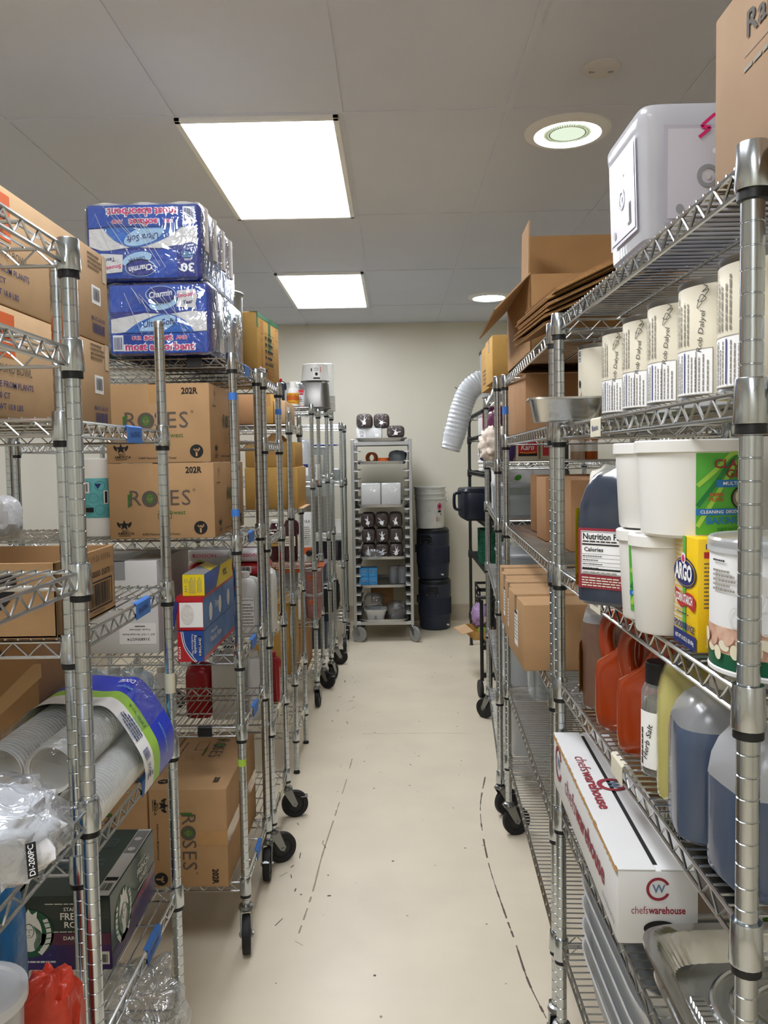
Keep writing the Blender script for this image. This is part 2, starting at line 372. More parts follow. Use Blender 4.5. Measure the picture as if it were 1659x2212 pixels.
for i in range(26):
    x, y = rf.choice([(-.42, 3.3), (-.40, 4.8), (-.36, 5.3), (-.42, 2.9), (.3, 6.2), (-.46, 2.4)]); x += rf.uniform(-.02, .14); y += rf.uniform(-.25, .2)
    fl.line(FF, [(x, y), (x+rf.uniform(-.03, .03), y+rf.uniform(-.05, .05))], rf.uniform(.002, .006), rf.choice(['scuff', 'scuff_soft']), 1)
struct(fl.mb.build('floor', fl.mats))
def cove(name, pts):
    m = MB(); a, b = Vector(pts[0]), Vector(pts[1]); d = (b-a).normalized(); n = Vector((-d.y, d.x, 0))
    prof = [(0, 0), (.014, 0), (.008, .006), (.004, .02), (.004, .148), (0, .152)]
    m.loft([[tuple(p+n*q+Vector((0, 0, z))) for q, z in prof] for p in (a, b)]); struct(m.build(name, 'cove'))
cove('baseboard_back', ((XR, YF, 0), (XL, YF, 0))); cove('baseboard_left', ((XL, YF, 0), (XL, YB, 0))); cove('baseboard_right', ((XR, YB, 0), (XR, YF, 0)))
gx = [-.175+.61*k for k in range(-3, 4)]; gy = [2.955+1.22*k for k in range(-4, 4)]
g = MB()
for x in gx: g.box(x-.012, x+.012, YB, YF, ZT-.004, ZT, 0)
for y in gy: g.box(XL, XR, y-.012, y+.012, ZT-.0042, ZT, 0)
g.box(XL, XR, YF-.022, YF, ZT-.004, ZT); g.box(XL, XL+.022, YB, YF, ZT-.004, ZT); g.box(XR-.022, XR, YB, YF, ZT-.004, ZT)
struct(g.build('trim_1', 'ceil_tile'))
def troffer(y0, label):
    t = thing('ceiling_light', label, 'light', (-.48, y0+.61, ZT), 0, 'rectangular ceiling lights')
    f = MB(); hx, hy = .300, .605
    for (a, b, c_, d) in ((-hx, -hx+.022, -hy, hy), (hx-.022, hx, -hy, hy), (-hx, hx, -hy, -hy+.022), (-hx, hx, hy-.022, hy)): f.box(a, b, c_, d, -.018, -.0, 0, .002)
    f.build('frame', 'light_white', t)
    MB().box(-hx+.02, hx-.02, -hy+.02, hy-.02, -.010, -.006).build('diffuser', 'panel_glow', t)
troffer(2.955, 'large bright rectangular ceiling light panel nearest the viewer')
troffer(5.395, 'second smaller-looking bright ceiling light panel near the far wall')
troffer(.515, 'ceiling light panel overhead, above where the viewer stands')
troffer(-1.925, 'ceiling light panel behind the viewer, over the aisle')
def skytube(x, y, label, on):
    t = thing('skylight_tube', label, 'light', (x, y, ZT), 0, 'round ceiling daylight fixtures')
    MB().lathe([(.165, 0), (.163, -.008), (.150, -.016), (.128, -.018), (.124, -.012), (.122, -.004)], 40, caps=(0, 0)).build('trim_ring', 'light_white', t)
    MB().lathe([(.123, -.006), (.094, -.009)] + ([] if on else [(.06, -.010), (.004, -.012)]), 40, caps=(0, 0 if on else 1)).build('lens', 'tube_glow', t)
    if on: MB().lathe([(.094, -.009), (.05, -.0105), (.004, -.012)], 40, caps=(0, 1)).build('centre_lens', 'tube_soft', t)
    if on:
        m = MB()
        for i in range(56):
            a = 2*PI*i/56; m.tube([(.075*math.cos(a), .075*math.sin(a), -.0125), (.092*math.cos(a+.03), .092*math.sin(a+.03), -.0115)], .0022, 5)
        m.lathe([(.072, -.0128), (.070, -.0135), (.066, -.0128)], 40, caps=(0, 0)); m.build('prism_ring', 'tube_lens', t)
skytube(.69, 3.16, 'round daylight fixture with a ribbed lens, near the clear bins', True)
skytube(.765, 6.32, 'small round daylight fixture near the far wall', False)
t = thing('ceiling_detector', 'flat round white detector cover on the ceiling, unlit', 'detector', (.69, 2.66, ZT))
MB().lathe([(.062, 0), (.061, -.006), (.054, -.012), (.03, -.015), (.002, -.016)], 32, caps=(0, 1)).build('cover', 'smoke_white', t)
for s_ in (-1, 1): MB().box(-.009+s_*.03, .009+s_*.03, -.005, .005, -.0165, -.011, 0, .001).build('slot', 'grey_plastic', t)

# ================================================================== WIRE RACKS
def post_mesh(z0, z1, n=12):
    prof = [(.0127, z0)]; z = math.ceil(z0/.0254)*.0254
    while z < z1-.006:
        if z > z0+.004: prof += [(.0127, z-.0012), (.0117, z-.0004), (.0117, z+.0004), (.0127, z+.0012)]
        z += .0254
    prof += [(.0127, z1-.002), (.0115, z1)]
    return MB().lathe(prof, n)
def shelf_mesh(lx, ly, n=6):
    """wire deck: z=0 is the top rail; deck wires run along the short side"""
    m = MB(); hx, hy = lx/2, ly/2; g = .016; R = .0031
    for z in (0, -.027):
        for s in (-1, 1):
            m.tube([(-hx+g, s*hy, z), (hx-g, s*hy, z)], R, n); m.tube([(s*hx, -hy+g, z), (s*hx, hy-g, z)], R, n)
    def zig(a, b):
        a, b = Vector(a), Vector(b); L = (b-a).length; k = max(4, int(round(L/.027))); k += k % 2
        m.tube([tuple(a.lerp(b, i/k)+Vector((0, 0, -.001 if i % 2 else -.026))) for i in range(k+1)], .0022, 5)
    for s in (-1, 1):
        zig((-hx+g+.008, s*hy, 0), (hx-g-.008, s*hy, 0)); zig((s*hx, -hy+g+.008, 0), (s*hx, hy-g-.008, 0))
    longx = lx >= ly; L, S = (lx, ly) if longx else (ly, lx)
    k = int((L-.05)/.0225)
    for i in range(k+1):
        q = -L/2+.025+(L-.05)*i/k
        a = (q, -S/2, .0045) if longx else (-S/2, q, .0045); b = (q, S/2, .0045) if longx else (S/2, q, .0045)
        m.tube([a, b], .0019, 5)
    for f in (-.25, .0, .25) if S > .5 else (-.17, .17):
        q = S*f
        a, b = ((-L/2+.01, q, -.0006), (L/2-.01, q, -.0006)) if longx else ((q, -L/2+.01, -.0006), (q, L/2-.01, -.0006)); m.tube([a, b], .0028, 6)
    return m
_coll = MB().lathe([(.0145, .014), (.0165, .0145), (.0172, .013), (.0192, -.034), (.0186, -.0355), (.0145, -.0355)], 16)
_clip = MB().lathe([(.0145, -.034), (.0165, -.0355), (.0168, -.046), (.0145, -.047)], 14)
RACKS = {}
def caster(name_parent, x, y, yaw, ztop, parent, brake=False, wheelmat='rubber', r=.057):
    """swivel caster trailing towards yaw"""
    m = MB(); d = .032
    m.lathe([(.012, ztop+.012), (.013, ztop), (.021, ztop-.003), (.024, ztop-.012), (.020, ztop-.017)], 16)
    top = ztop-.015
    for s in (-1, 1):
        pts = [(-.021, s*.0165, top), (.021, s*.0165, top), (d+.012, s*.0165, r+.004), (d+.004, s*.0165, r-.010), (d-.010, s*.0165, r-.004)]
        pts2 = [(a, s*.0190, c) for a, b, c in pts]
        m.loft([pts, pts2] if s > 0 else [pts2, pts])
    m.box(-.021, .021, -.019, .019, top-.002, top+.003)
    m.tube([(d, -.023, r), (d, .023, r)], .006, 8)
    if brake: m.box(.03, .085, -.008, .008, r+.030, r+.036, 0, .002); m.box(.055, .088, -.014, .014, r+.026, r+.034, 0, .003)
    o = m.build('caster', 'chrome_dark', parent); o.location = (x, y, 0); o.rotation_euler = (0, 0, yaw)
    wm = MB(); wm.lathe([(r*.5, -.011), (r*.62, -.010), (r*.66, -.0135), (r*.97, -.0125), (r, -.008), (r, .008), (r*.97, .0125), (r*.66, .0135), (r*.62, .010), (r*.5, .011)], 30)
    wm.lathe([(r*.22, -.015), (r*.5, -.011), (r*.5, .011), (r*.22, .015)], 18, mi=1)
    wo = wm.build('wheel', [wheelmat, 'black' if wheelmat == 'rubber' else wheelmat], o); wo.location = (d, 0, r); wo.rotation_euler = (PI/2, 0, 0)
def rack(key, label, p0, p1, width, levels, post_top, base, yaws=None, metal='chrome', longy=False, n=12, skip=()):
    """p0,p1: near and far aisle-side posts; width: distance to the other pair (negative = towards the left)"""
    a, b = Vector((*p0, 0)), Vector((*p1, 0)); d = (b-a); ln = d.length; rot = math.atan2(d.y, d.x)-PI/2
    across = Vector((math.cos(rot), math.sin(rot), 0))*width
    cen = (a+b+across)/2; lx, ly = abs(width), ln
    t = thing('wire_shelving_rack', label, 'shelving rack', cen, rot, 'wire shelving racks'); RACKS[key] = t
    z0 = .137 if base == 'caster' else .018
    pm = post_mesh(z0, post_top, n).build('post', metal, t); first = True
    wire = {'chrome': 'chrome_wire', 'epoxy': 'epoxy', 'chrome_dark': 'chrome_dark'}[metal]
    corners = [(sx*lx/2, sy*ly/2) for sy in (-1, 1) for sx in (-1, 1)]
    for i, (x, y) in enumerate(corners):
        o = pm if i == 0 else pm.copy()
        if i: C.objects.link(o); o.parent = t
        o.location = (x, y, 0)
        if base == 'caster': caster('c', x, y, (yaws or [2.2, 1.2, -1.4, -1.8])[i], z0, t, brake=(i % 3 == 0))
        else: MB().lathe([(.016, 0), (.016, .008), (.012, .012), (.010, .02)], 12, (x, y, 0)).build('foot', 'black', t)
    sm = None
    for z in levels:
        if sm is None: sm = s = shelf_mesh(lx, ly, 6 if n > 10 else 5).build('shelf', wire, t)
        else: s = sm.copy(); C.objects.link(s); s.parent = t
        s.location = (0, 0, z)
        for i, (x, y) in enumerate(corners):
            if key not in _cc: _cc[key] = (_coll.build('collar', metal, s), _clip.build('clip', 'black', s)); co, cl = _cc[key]
            else:
                co, cl = _cc[key][0].copy(), _cc[key][1].copy()
                for q in (co, cl): C.objects.link(q); q.parent = s
            co.location = (x, y, 0); cl.location = (x, y, 0)
    return t
_cc = {}
def rail_tag(key, x, y, z, w, ang, m, txt=None, h=.036, bend=True, lab=None):
    """strip of tape or card wrapped on an aisle-side rail (world position of its middle, z = rail top)"""
    t = RACKS[key]; p = Print(.0004); t_m = Matrix.Translation(t.location) @ Matrix.Rotation(t.rotation_euler.z, 4, 'Z'); inv = t_m.inverted()
    rgt = Vector((math.cos(ang), math.sin(ang), 0)); nn = rgt.cross(Vector((0, 0, 1)))
    o = MB(); q = Vector((x, y, z))
    sec = [(.0045, -h+.004), (.0045, .0015), (.002, .0045), (-.006, .0048)]
    rings = []
    for s in (-w/2, w/2):
        out = [tuple(inv @ (q+rgt*s+nn*a+Vector((0, 0, b)))) for a, b in sec]; inn = [tuple(inv @ (q+rgt*s+nn*(a-.0012)+Vector((0, 0, b-.0008)))) for a, b in reversed(sec)]
        rings.append(out+inn)
    o.loft(rings); ob = o.build('rail_tag', m, t, 20); 
    if lab: ob['label'] = lab
    if txt:
        c = inv @ (q+nn*.0047+Vector((0, 0, -h/2+.003))); R3 = inv.to_3x3()
        F = flat(c, R3 @ rgt, R3 @ Vector((0, 0, 1))); p.text(F, txt, 0, 0, .015, 'ink_navy', .01, w=w*.62, rot=3); p.build(ob, 'handwriting')
    return ob
LA = -1.38
rack('L0', 'chrome wire rack cut off at the left edge, nearest the viewer', (-.507, .69), (-.507, 1.27), -.9, [1.868, 1.711, 1.355, .968, .52, .13], 1.876, 'caster')
rack('L1', 'chrome wire rack with blue tape tags holding the cup pack and coffee boxes', (-.567, 1.37), (-.567, 1.96), -.82, [1.605, 1.22, .828, .444, .13], 1.872, 'caster')
rack('L2', 'wire rack on casters under the toilet paper packs, with paper towel cartons', (-.487, 2.44), (-.487, 2.87), -.90, [1.842, 1.288, .928, .70, .205], 1.858, 'caster', [1.75, -1.4, -1.6, -1.5])
rack('L3', 'wire rack under the stockpot and green-taped box, behind the toilet paper rack', (-.478, 2.95), (-.478, 3.345), -.92, [1.836, 1.60, 1.236, .873, .536, .198], 1.852, 'caster', [1.5, .5, 1.2, .2])
rack('L4', 'shorter wire rack on plain feet holding golden cartons and card tags', (-.497, 3.825), (-.497, 4.235), -.90, [1.697, 1.287, .873, .478, .20], 1.76, 'foot', n=10)
rack('L5', 'wire rack on casters with the steel tub and honey-coloured bottle on top', (-.493, 4.845), (-.493, 5.28), -.90, [1.845, 1.395, .895, .535, .205], 1.865, 'caster', [.6, 1.5, .4, -.5], n=10)
rack('L6', 'wire rack on casters between the steel tub rack and the far-wall rack', (-.452, 5.445), (-.452, 5.875), -.90, [1.86, 1.414, 1.022, .674, .2], 1.885, 'caster', [.5, 1.2, .7, .3], n=10)
rack('L7', 'lower wire rack against the far wall holding the black tub', (-.412, 6.3), (-.412, 6.75), -.95, [1.80, 1.354, .711, .277], 1.82, 'caster', [1, -1.5, 1, -1.6], n=10, metal='chrome')
rack('R1', 'chrome wire rack at the right edge, full of jugs, cans and tubs', (.393, .885), (.393, 1.90), .40, [1.848, 1.597, 1.257, .985, .662, .335], 1.862, 'caster', [2.2, 1.4, -1.8, -1.2])
rack('R2', 'chrome wire rack with the open carton and flattened boxes on top', (.394, 1.965), (.444, 3.16), .58, [1.836, 1.602, 1.2545, .942, .605, .316], 1.85, 'caster', [1.5, 1.4, .3, .4])
rack('R3', 'chrome wire rack on casters with purple bag and clear bins', (.434, 3.335), (.535, 4.60), .55, [1.846, 1.504, 1.26, .91, .525, .18], 1.862, 'caster', [.6, 1.2, 2.4, .5])
rack('R5', 'dark grey wire rack at the far right against the back wall', (.612, 5.15), (.612, 6.45), .5, [1.852, 1.68, 1.417, 1.083, .765, .26], 1.87, 'foot', n=10, metal='epoxy')
A90 = PI/2
for z, y, tx in ((1.605, 1.74, 1), (1.22, 1.76, 1), (.828, 1.76, 1), (.444, 1.76, 1)):
    rail_tag('L1', -.567, y, z, .10, A90, 'blue_tape', 'PLATING')
for z in (1.842, 1.288, .928, .70, .205): rail_tag('L2', -.487, 2.68, z, .09, A90, 'blue_tape')
for z in (.873, .536, .198): rail_tag('L3', -.478, 3.17, z, .08, A90, 'masking')
for z in (1.697, 1.287, .873, .478, .20): rail_tag('L4', -.497, 4.12, z, .08, A90, 'masking')
rail_tag('L5', -.493, 5.12, 1.395, .07, A90, 'orange')
for z in (1.842, .70): rail_tag('L2', -.60, 2.44, z, .045, 0, 'black', h=.03)
rail_tag('R1', .393, 1.545, 1.597, .075, -A90, 'masking', 'Beans'); rail_tag('R1', .393, 1.55, 1.257, .08, -A90, 'masking', 'Sauce'); rail_tag('R1', .393, 1.40, .985, .07, -A90, 'masking')
def post_tape(key, i, z, h, m):
    t = RACKS[key]; posts = [c for c in t.children if c.name.startswith('post')]; p = posts[i]
    MB().lathe([(.0128, z), (.0134, z), (.0134, z+h), (.0128, z+h)], 14, (p.location.x, p.location.y, 0), caps=(0, 0)).build('tape_band', m, t)
post_tape('L1', 3, .955, .05, 'masking'); post_tape('L2', 1, 1.715, .022, 'blue_tape'); post_tape('L2', 1, 1.36, .022, 'blue_tape'); post_tape('L3', 3, 1.72, .022, 'blue_tape'); post_tape('L2', 1, .58, .022, 'lime_tape'); post_tape('R2', 2, 1.695, .03, 'blue_tape')
# ================================================================== BUILDERS FOR GOODS
def faces(hx, hy, h):
    """local frames of a box whose base centre is the origin"""
    return {'front': flat((0, -hy, h/2), (1, 0, 0), (0, 0, 1)), 'right': flat((hx, 0, h/2), (0, 1, 0), (0, 0, 1)),
            'left': flat((-hx, 0, h/2), (0, -1, 0), (0, 0, 1)), 'top': flat((0, 0, h), (1, 0, 0), (0, 1, 0)), 'back': flat((0, hy, h/2), (-1, 0, 0), (0, 0, 1))}
def carton(name, label, cat, x0, x1, y0, y1, z0, z1, m='card', rot=0, tape='y', tapem='tape', ch=.003, group=None, bodyname='carton', drop=.06):
    hx, hy, h = (x1-x0)/2, (y1-y0)/2, z1-z0
    t = thing(name, label, cat, ((x0+x1)/2, (y0+y1)/2, z0), rot, group)
    MB().box(-hx, hx, -hy, hy, 0, h, 0, ch, 2).build(bodyname, m, t)
    if tape:
        w = .024; e = .0007; b = MB(); d = min(drop, h*.6)
        if tape == 'y':
            b.box(-w, w, -hy-e, hy+e, h-.002, h+e); b.box(-w, w, -hy-e, -hy+.002, h-d, h+e); b.box(-w, w, hy-.002, hy+e, h-d, h+e)
        else:
            b.box(-hx-e, hx+e, -w, w, h-.002, h+e); b.box(-hx-e, -hx+.002, -w, w, h-d, h+e); b.box(hx-.002, hx+e, -w, w, h-d, h+e)
        b.build('tape_strip', tapem, t)
        s = MB()
        if tape == 'y': s.box(-.0006, .0006, -hy, hy, h-.003, h+.0003)
        else: s.box(-hx, hx, -.0006, .0006, h-.003, h+.0003)
        s.build('flap_seam', 'card_dark', t)
    return t, faces(hx, hy, h), hx, hy, h
def jug(name, label, cat, x, y, z, hx, hy, h, m, rot=0, cap='white_plastic', capr=.019, neck=.016, sh=.62, top_m=None, fill=None, e=5, group=None, handle=True, cap_x=0, hm=None):
    """square-shouldered jug with a side grip and a screw cap (local +x is the grip side)"""
    t = thing(name, label, cat, (x, y, z), rot, group)
    b = MB(); c = (cap_x, 0); hb = h*.92
    R = [rr(hx*.90, hy*.90, 0, e), rr(hx*.985, hy*.985, .006, e), rr(hx, hy, .018, e), rr(hx, hy, hb*sh*.5, e), rr(hx, hy, hb*sh, e)]
    for k in (.2, .4, .6, .8, 1):
        q = 1-(1-k)**1.0; f = math.cos(k*PI/2)**.8
        R.append(rr(neck+(hx-neck)*f, neck+(hy-neck)*f, hb*sh+(hb*(1-sh))*math.sin(k*PI/2)*.98, e*(1-k)+2*k, c=(cap_x*(1-f), 0)))
    R.append(rr(neck, neck, hb+.008, 2, c=c))
    ms = [m]
    b.loft(R)
    if fill is not None:
        zf = fill*h; ms.append(top_m)
        for i, f in enumerate(b.f):
            if sum(b.v[j][2] for j in f)/len(f) > zf: b.m[i] = 1
    b.build('bottle', ms, t)
    MB().lathe([(capr*.96, hb), (capr, hb+.002), (capr, hb+.016), (capr*.9, hb+.020)], 20, (cap_x, 0, 0)).build('cap', cap, t)
    if handle:
        q = hx*.62
        pts = smooth([(cap_x+neck*.6, 0, hb-.006), (q*.8, 0, hb*.965), (hx*.93, 0, hb*.90), (hx*.97, 0, hb*(sh+.02)), (hx*.86, 0, hb*(sh-.05))], 5)
        MB().tube(pts, min(.012, hy*.28), 10).build('handle', hm or top_m or m, t)
    return t
def cyl_tub(name, label, cat, x, y, z, r0, r1, h, m, lid=None, rim=.004, group=None, n=40, lidh=.012):
    t = thing(name, label, cat, (x, y, z), 0, group)
    if lid:
        MB().lathe([(r0*.95, 0), (r0, .004), (r1, h-lidh), (r1, h-lidh*.5)], n).build('tub', m, t)
        MB().lathe([(r1+rim*.3, h-lidh-.006), (r1+rim, h-lidh-.005), (r1+rim, h-.002), (r1+rim*.4, h), (r1-.006, h), (r1-.009, h-.004)], n).build('lid', lid, t)
    else:
        MB().lathe([(r0*.95, 0), (r0, .004), (r1, h-.02), (r1+rim, h-.02), (r1+rim, h-.015), (r1+.001, h-.014), (r1+.001, h-.003), (r1+rim, h), (r1-.002, h), (r0-.003, .006)], n, caps=(1, 1)).build('bucket', m, t)
    return t
def bagthing(name, label, cat, x, y, z, rad, m, seed=1, amp=.07, fr=6, rot=0, e=3, group=None, n=30, mm=18, part=None, sharp=False):
    o = MB().loft(blob(rad, e, amp, fr, seed, n, mm, sharp=sharp)).build(part or name, m)
    o.location = (x, y, z); o.rotation_euler = (0, 0, rot); o.name = name
    return tag(o, label, cat, group)
def folds(t, pts, m='ink_white', r=.0009, name='film_fold_shine'):
    b = MB()
    for p in pts: b.tube(p, r, 5)
    return b.build(name, m, t)
def roses_logo(p, F, x, y, s, rot=0, sub=True, lay=2):
    """R (rose disc) S E S wordmark, s = letter height"""
    c, q = math.cos(math.radians(rot)), math.sin(math.radians(rot))
    def G(a, b, d=0): return F(x+a*c-b*q, y+a*q+b*c, d)
    k = s
    p.text(G, 'R', -1.32*k, 0, k*1.36, 'ink_brown', 0, lay=lay); p.rect(G, -1.75*k, -.5*k, -1.60*k, .28*k, 'ink_green', lay+1); p.ell(G, -1.54*k, .22*k, .07*k, .14*k, 'ink_green', lay+1, rot=-.6)
    p.ell(G, -.38*k, 0, .5*k, .5*k, 'ink_brown', lay); p.ell(G, -.38*k, .02*k, .27*k, .33*k, 'ink_green', lay+1)
    for a0 in (0, 120, 240): p.ring(G, -.38*k, .13*k, .09*k, .11*k, 'card', lay+2, a0, a0+95, 10)
    p.ring(G, -.38*k, .12*k, .16*k, .18*k, 'card', lay+2, 200, 340, 12); p.line(G, [(-.55*k, .02*k), (-.38*k, -.22*k), (-.21*k, .02*k)], .025*k, 'card', lay+2)
    p.text(G, 'S', .38*k, 0, k*1.36, 'ink_brown', 0, lay=lay); p.text(G, 'E', 1.12*k, 0, k*1.36, 'ink_brown', 0, lay=lay); p.text(G, 'S', 1.85*k, 0, k*1.36, 'ink_brown', 0, lay=lay)
    p.ring(G, 2.35*k, .52*k, .05*k, .075*k, 'ink_brown', lay, n=14)
    if sub: p.text(G, 'Southwest', .95*k, -.86*k, .40*k, 'ink_green', .004, lay=lay)
def america(p, F, x, y, s, rot=0):
    c, q = math.cos(math.radians(rot)), math.sin(math.radians(rot))
    def G(a, b, d=0): return F(x+a*c-b*q, y+a*q+b*c, d)
    star = []
    for i in range(10):
        r_ = (.5, .21)[i % 2]*s; a = PI/2+i*PI/5; star.append((r_*math.cos(a), .3*s+r_*math.sin(a)))
    p.pts(G, [(0, .3*s)]+star, [(0, 1+i, 1+(i+1) % 10) for i in range(10)], 'ink_black', 2)
    for k in (-1, 1): p.ell(G, k*.5*s, .35*s, .12*s, .28*s, 'ink_black', 2, 12, -k*.5)
    p.text(G, 'MADE IN', .1*s, -.22*s, .2*s, 'ink_black', .01, w=.6*s); p.text(G, 'AMERICA', .15*s, -.46*s, .34*s, 'ink_black', .012, w=1.5*s); p.dashes(G, -.5*s, -.72*s, .8*s, -.6*s, 1, 'ink_black')
def sprout(p, F, x, y, r, m='card', rot=0):
    p.ell(F, x, y, r, r, 'ink_black', 2); c, q = math.cos(math.radians(rot)), math.sin(math.radians(rot))
    def G(a, b, d=0): return F(x+a*c-b*q, y+a*q+b*c, d)
    p.line(G, [(0, -r*.75), (0, r*.35)], r*.26, m); p.line(G, [(0, -r*.1), (r*.4, r*.25), (r*.45, r*.5)], r*.2, m); p.line(G, [(0, r*.05), (-r*.35, r*.2), (-r*.4, r*.4)], r*.16, m)

# ================================================================== LEFT SIDE: CARTONS AND PACKS
# --- two bowl cartons on the near tagged rack
for k, (z0, z1, lb) in enumerate(((1.6125, 1.812, 'lower tan bowl carton with an orange patch, resting on the wire shelf'), (1.8135, 2.025, 'upper tan bowl carton with an orange patch, stacked near the ceiling'))):
    t, fc, hx, hy, h = carton('shipping_carton', lb, 'box', -1.26, -.688, 1.315, 1.955, z0, z1, 'card_pale', tape=None, group='tan bowl cartons')
    p = Print(); F = fc['right']
    p.rect(F, -.315, h*.05, -.172, h*.44, 'ink_orange'); p.text(F, 'WORLD', -.235, h*.27, .034, 'ink', .004, w=.10); p.text(F, 'CENTRIC', -.235, h*.12, .018, 'ink', 0, w=.085)
    p.text(F, '6 OZ ROUND BOWL', -.21, -h*.06, .022, 'ink_brown', .006, w=.20, lay=3); p.text(F, 'MADE FROM PLANTS', -.19, -h*.20, .016, 'ink_navy', .004, w=.17)
    p.text(F, '10/50 CT', -.235, -h*.30, .015, 'ink_navy', .004, w=.07); p.text(F, 'GR WT 10.8 LBS', -.21, -h*.40, .015, 'ink_navy', .004, w=.12)
    p.rect(F, .215, -.02, .270, .022, 'ink_white'); p.bars(F, .222, -.012, .262, .016, 'ink_black', 12, 3)
    p.dashes(F, .195, .055, .285, .095, 4, 'ink_soft'); p.text(F, 'BB-SC-U6-LFS', .25, -.055, .013, 'ink_navy', .006, w=.085); p.bars(F, .215, -.088, .290, -.065, 'ink_navy', 22, 2)
    p.rect(F, .285, .04, .305, .1, 'tape_clear', 2); p.build(t)
o = bagthing('plastic_bag', 'teal and clear plastic bag peeking out behind the upper bowl carton', 'bag', -.95, 2.12, 1.842+LVL, (.10, .10, .11), 'aqua', 4, .1)
o.location = (-.97, 2.55, deck(1.842)); 
# --- open french vanilla carton
t = thing('open_carton', 'open-topped carton printed french vanilla, on the second tagged shelf', 'box', (-.80, 1.51, deck(1.22)))
hx, hy, h = .212, .145, .132; e = .004
b = MB(); b.box(-hx, hx, -hy, hy, 0, e); b.box(-hx, hx, -hy, -hy+e, 0, h, 0, .001); b.box(-hx, hx, hy-e, hy, 0, h, 0, .001); b.box(-hx, -hx+e, -hy, hy, 0, h, 0, .001); b.box(hx-e, hx, -hy, hy, 0, h, 0, .001); b.build('carton', 'card', t)
b = MB(); b.box(-hx+.01, -hx+.11, -hy+e, -hy+.055, h-.004, h-.001); b.build('flap', 'card_pale', t).rotation_euler = (.0, .0, .0)
p = Print(); fc = faces(hx, hy, h); F = fc['front']
p.text(F, 'Coffee', .02, .046, .03, 'ink', .02, w=.11, shear=.2)
sw = smooth([(-.06, -.035), (-.02, -.03), (.05, -.015), (.105, .005), (.13, .035), (.13, .05)], 6); p.line(F, sw, [.012+.036*math.sin(PI*min(1, i/len(sw)*1.05)) for i in range(len(sw))], 'ink_black', 2)
p.text(F, 'FRENCH', .055, -.008, .014, 'card', .01, w=.05, lay=4, rot=12); p.text(F, 'VANILLA', .062, -.023, .014, 'card', .01, w=.055, lay=4, rot=12); p.rect(F, -.05, -.057, .10, -.049, 'ink_black')
F = fc['right']; p.text(F, '246116BX 19.26 01936', .02, .048, .018, 'ink_soft', 0, w=.2); p.text(F, '1 0050000 35070 1', .055, .018, .017, 'ink_black', .012, w=.15)
p.frame(F, .0, -.05, .125, .005, .003, 'ink_black'); p.bars(F, .008, -.044, .117, -.001, 'ink_black', 18); p.line(F, smooth([(-.045, .0), (-.02, -.02), (-.03, -.05)], 5), .02, 'ink_black'); p.dashes(F, .02, -.058, .1, -.053, 1, 'ink_soft'); p.build(t)
# --- taped carton on the third tagged shelf, behind the cups
t, fc, hx, hy, h = carton('shipping_carton', 'plain tan carton with diagonal clear tape, left of the cup pack', 'box', -1.10, -.80, 1.75, 1.93, deck(.828), 1.135, 'card_tan', tape=None)
p = Print(); F = fc['front']; p.poly(F, [(-.12, -.15), (-.09, -.15), (.157, .07), (.157, .1), (.14, .1)], 'tape', 1); p.ring(F, .02, .10, .02, .035, 'ink_soft', 2); p.text(F, 'CO', .02, .05, .03, 'ink_soft', .01, rot=90); p.poly(F, [(.05, .115), (.08, .115), (.065, .135)], 'ink_soft'); p.build(t)
# --- cups in a bag
t = thing('cup_pack', 'bagged sleeves of white paper cups with a blue and green band', 'cups', (-.67, 1.69, deck(.828)))
ang = .0
spots = [(.072, .046), (-.022, .046), (.022, .125), (-.075, .122)]
for i, (x, z) in enumerate(spots):
    m = MB(); prof = []; L = .50; n = 34; y = -.245
    prof = [(.0335, y+.10), (.0420, y+.02), (.0440, y+.002), (.0455, y), (.0465, y+.002), (.0455, y+.005)]
    for k in range(n):
        yy = y+.008+k*(.40/n); prof += [(.0408, yy), (.0408, yy+.003), (.0462, yy+.0045), (.0462, yy+.0085), (.0410, yy+.0098)]
    prof += [(.0435, y+.41), (.036, y+.495), (.034, y+.497), (.033, y+.490)]
    M = Matrix.Translation((x, 0, z)) @ Matrix.Rotation(-PI/2, 4, 'X')
    m.lathe(prof, 30, M=M, caps=(1, 1))
    for q, f in enumerate(m.f):
        ys = [m.v[j][1] for j in f]; 
        if sum(ys)/len(ys) > .185: m.m[q] = 1
        if len(f) > 4 and sum(ys)/len(ys) < 0: m.m[q] = 2
    m.build('cup_sleeve', ['paper_cup', 'ink_ltblue', 'cup_inside'], t)
# printed band wrapped over the bundle
def outline(off):
    return smooth([(.118+off, .0), (.121+off, .05), (.108+off, .095), (.072, .160+off), (.02, .170+off), (-.08, .170+off), (-.13-off, .12), (-.165-off, .05)], 8)
for nm, y0, y1, mm in (('band_white', -.06, .0, 'ink_white'), ('band_green', .0, .045, 'lab_lime'), ('band_blue', .045, .16, 'pack_band')):
    m = MB(); P = outline(.020); rows = []
    for yy in (y0, y1): rows.append([(a, yy, b) for a, b in P])
    n = len(P); m.add(rows[0]+rows[1], [(i, i+1, n+i+1, n+i) for i in range(n-1)])
    bo = m.build('label_band', mm, t)
P = outline(.0215)
def bandF(x, y, d=0):
    i = min(max(x, 0), .999)*(len(P)-1); k = int(i); f = i-k; a = Vector(P[k]).lerp(Vector(P[k+1]), f); return (a.x+d*.7, y, a.y+d*.7)
p = Print(.0006)
def BT(s, u, y, sz, ln, m):
    vs, fs, wd = textmesh(s, .01); k = ln/wd
    p.pts(lambda a, b, d=0: bandF(a, b, d), [(u-b*sz, y+a*k) if False else (u+a*k, y+b*sz) for a, b in vs], fs, m, 2)
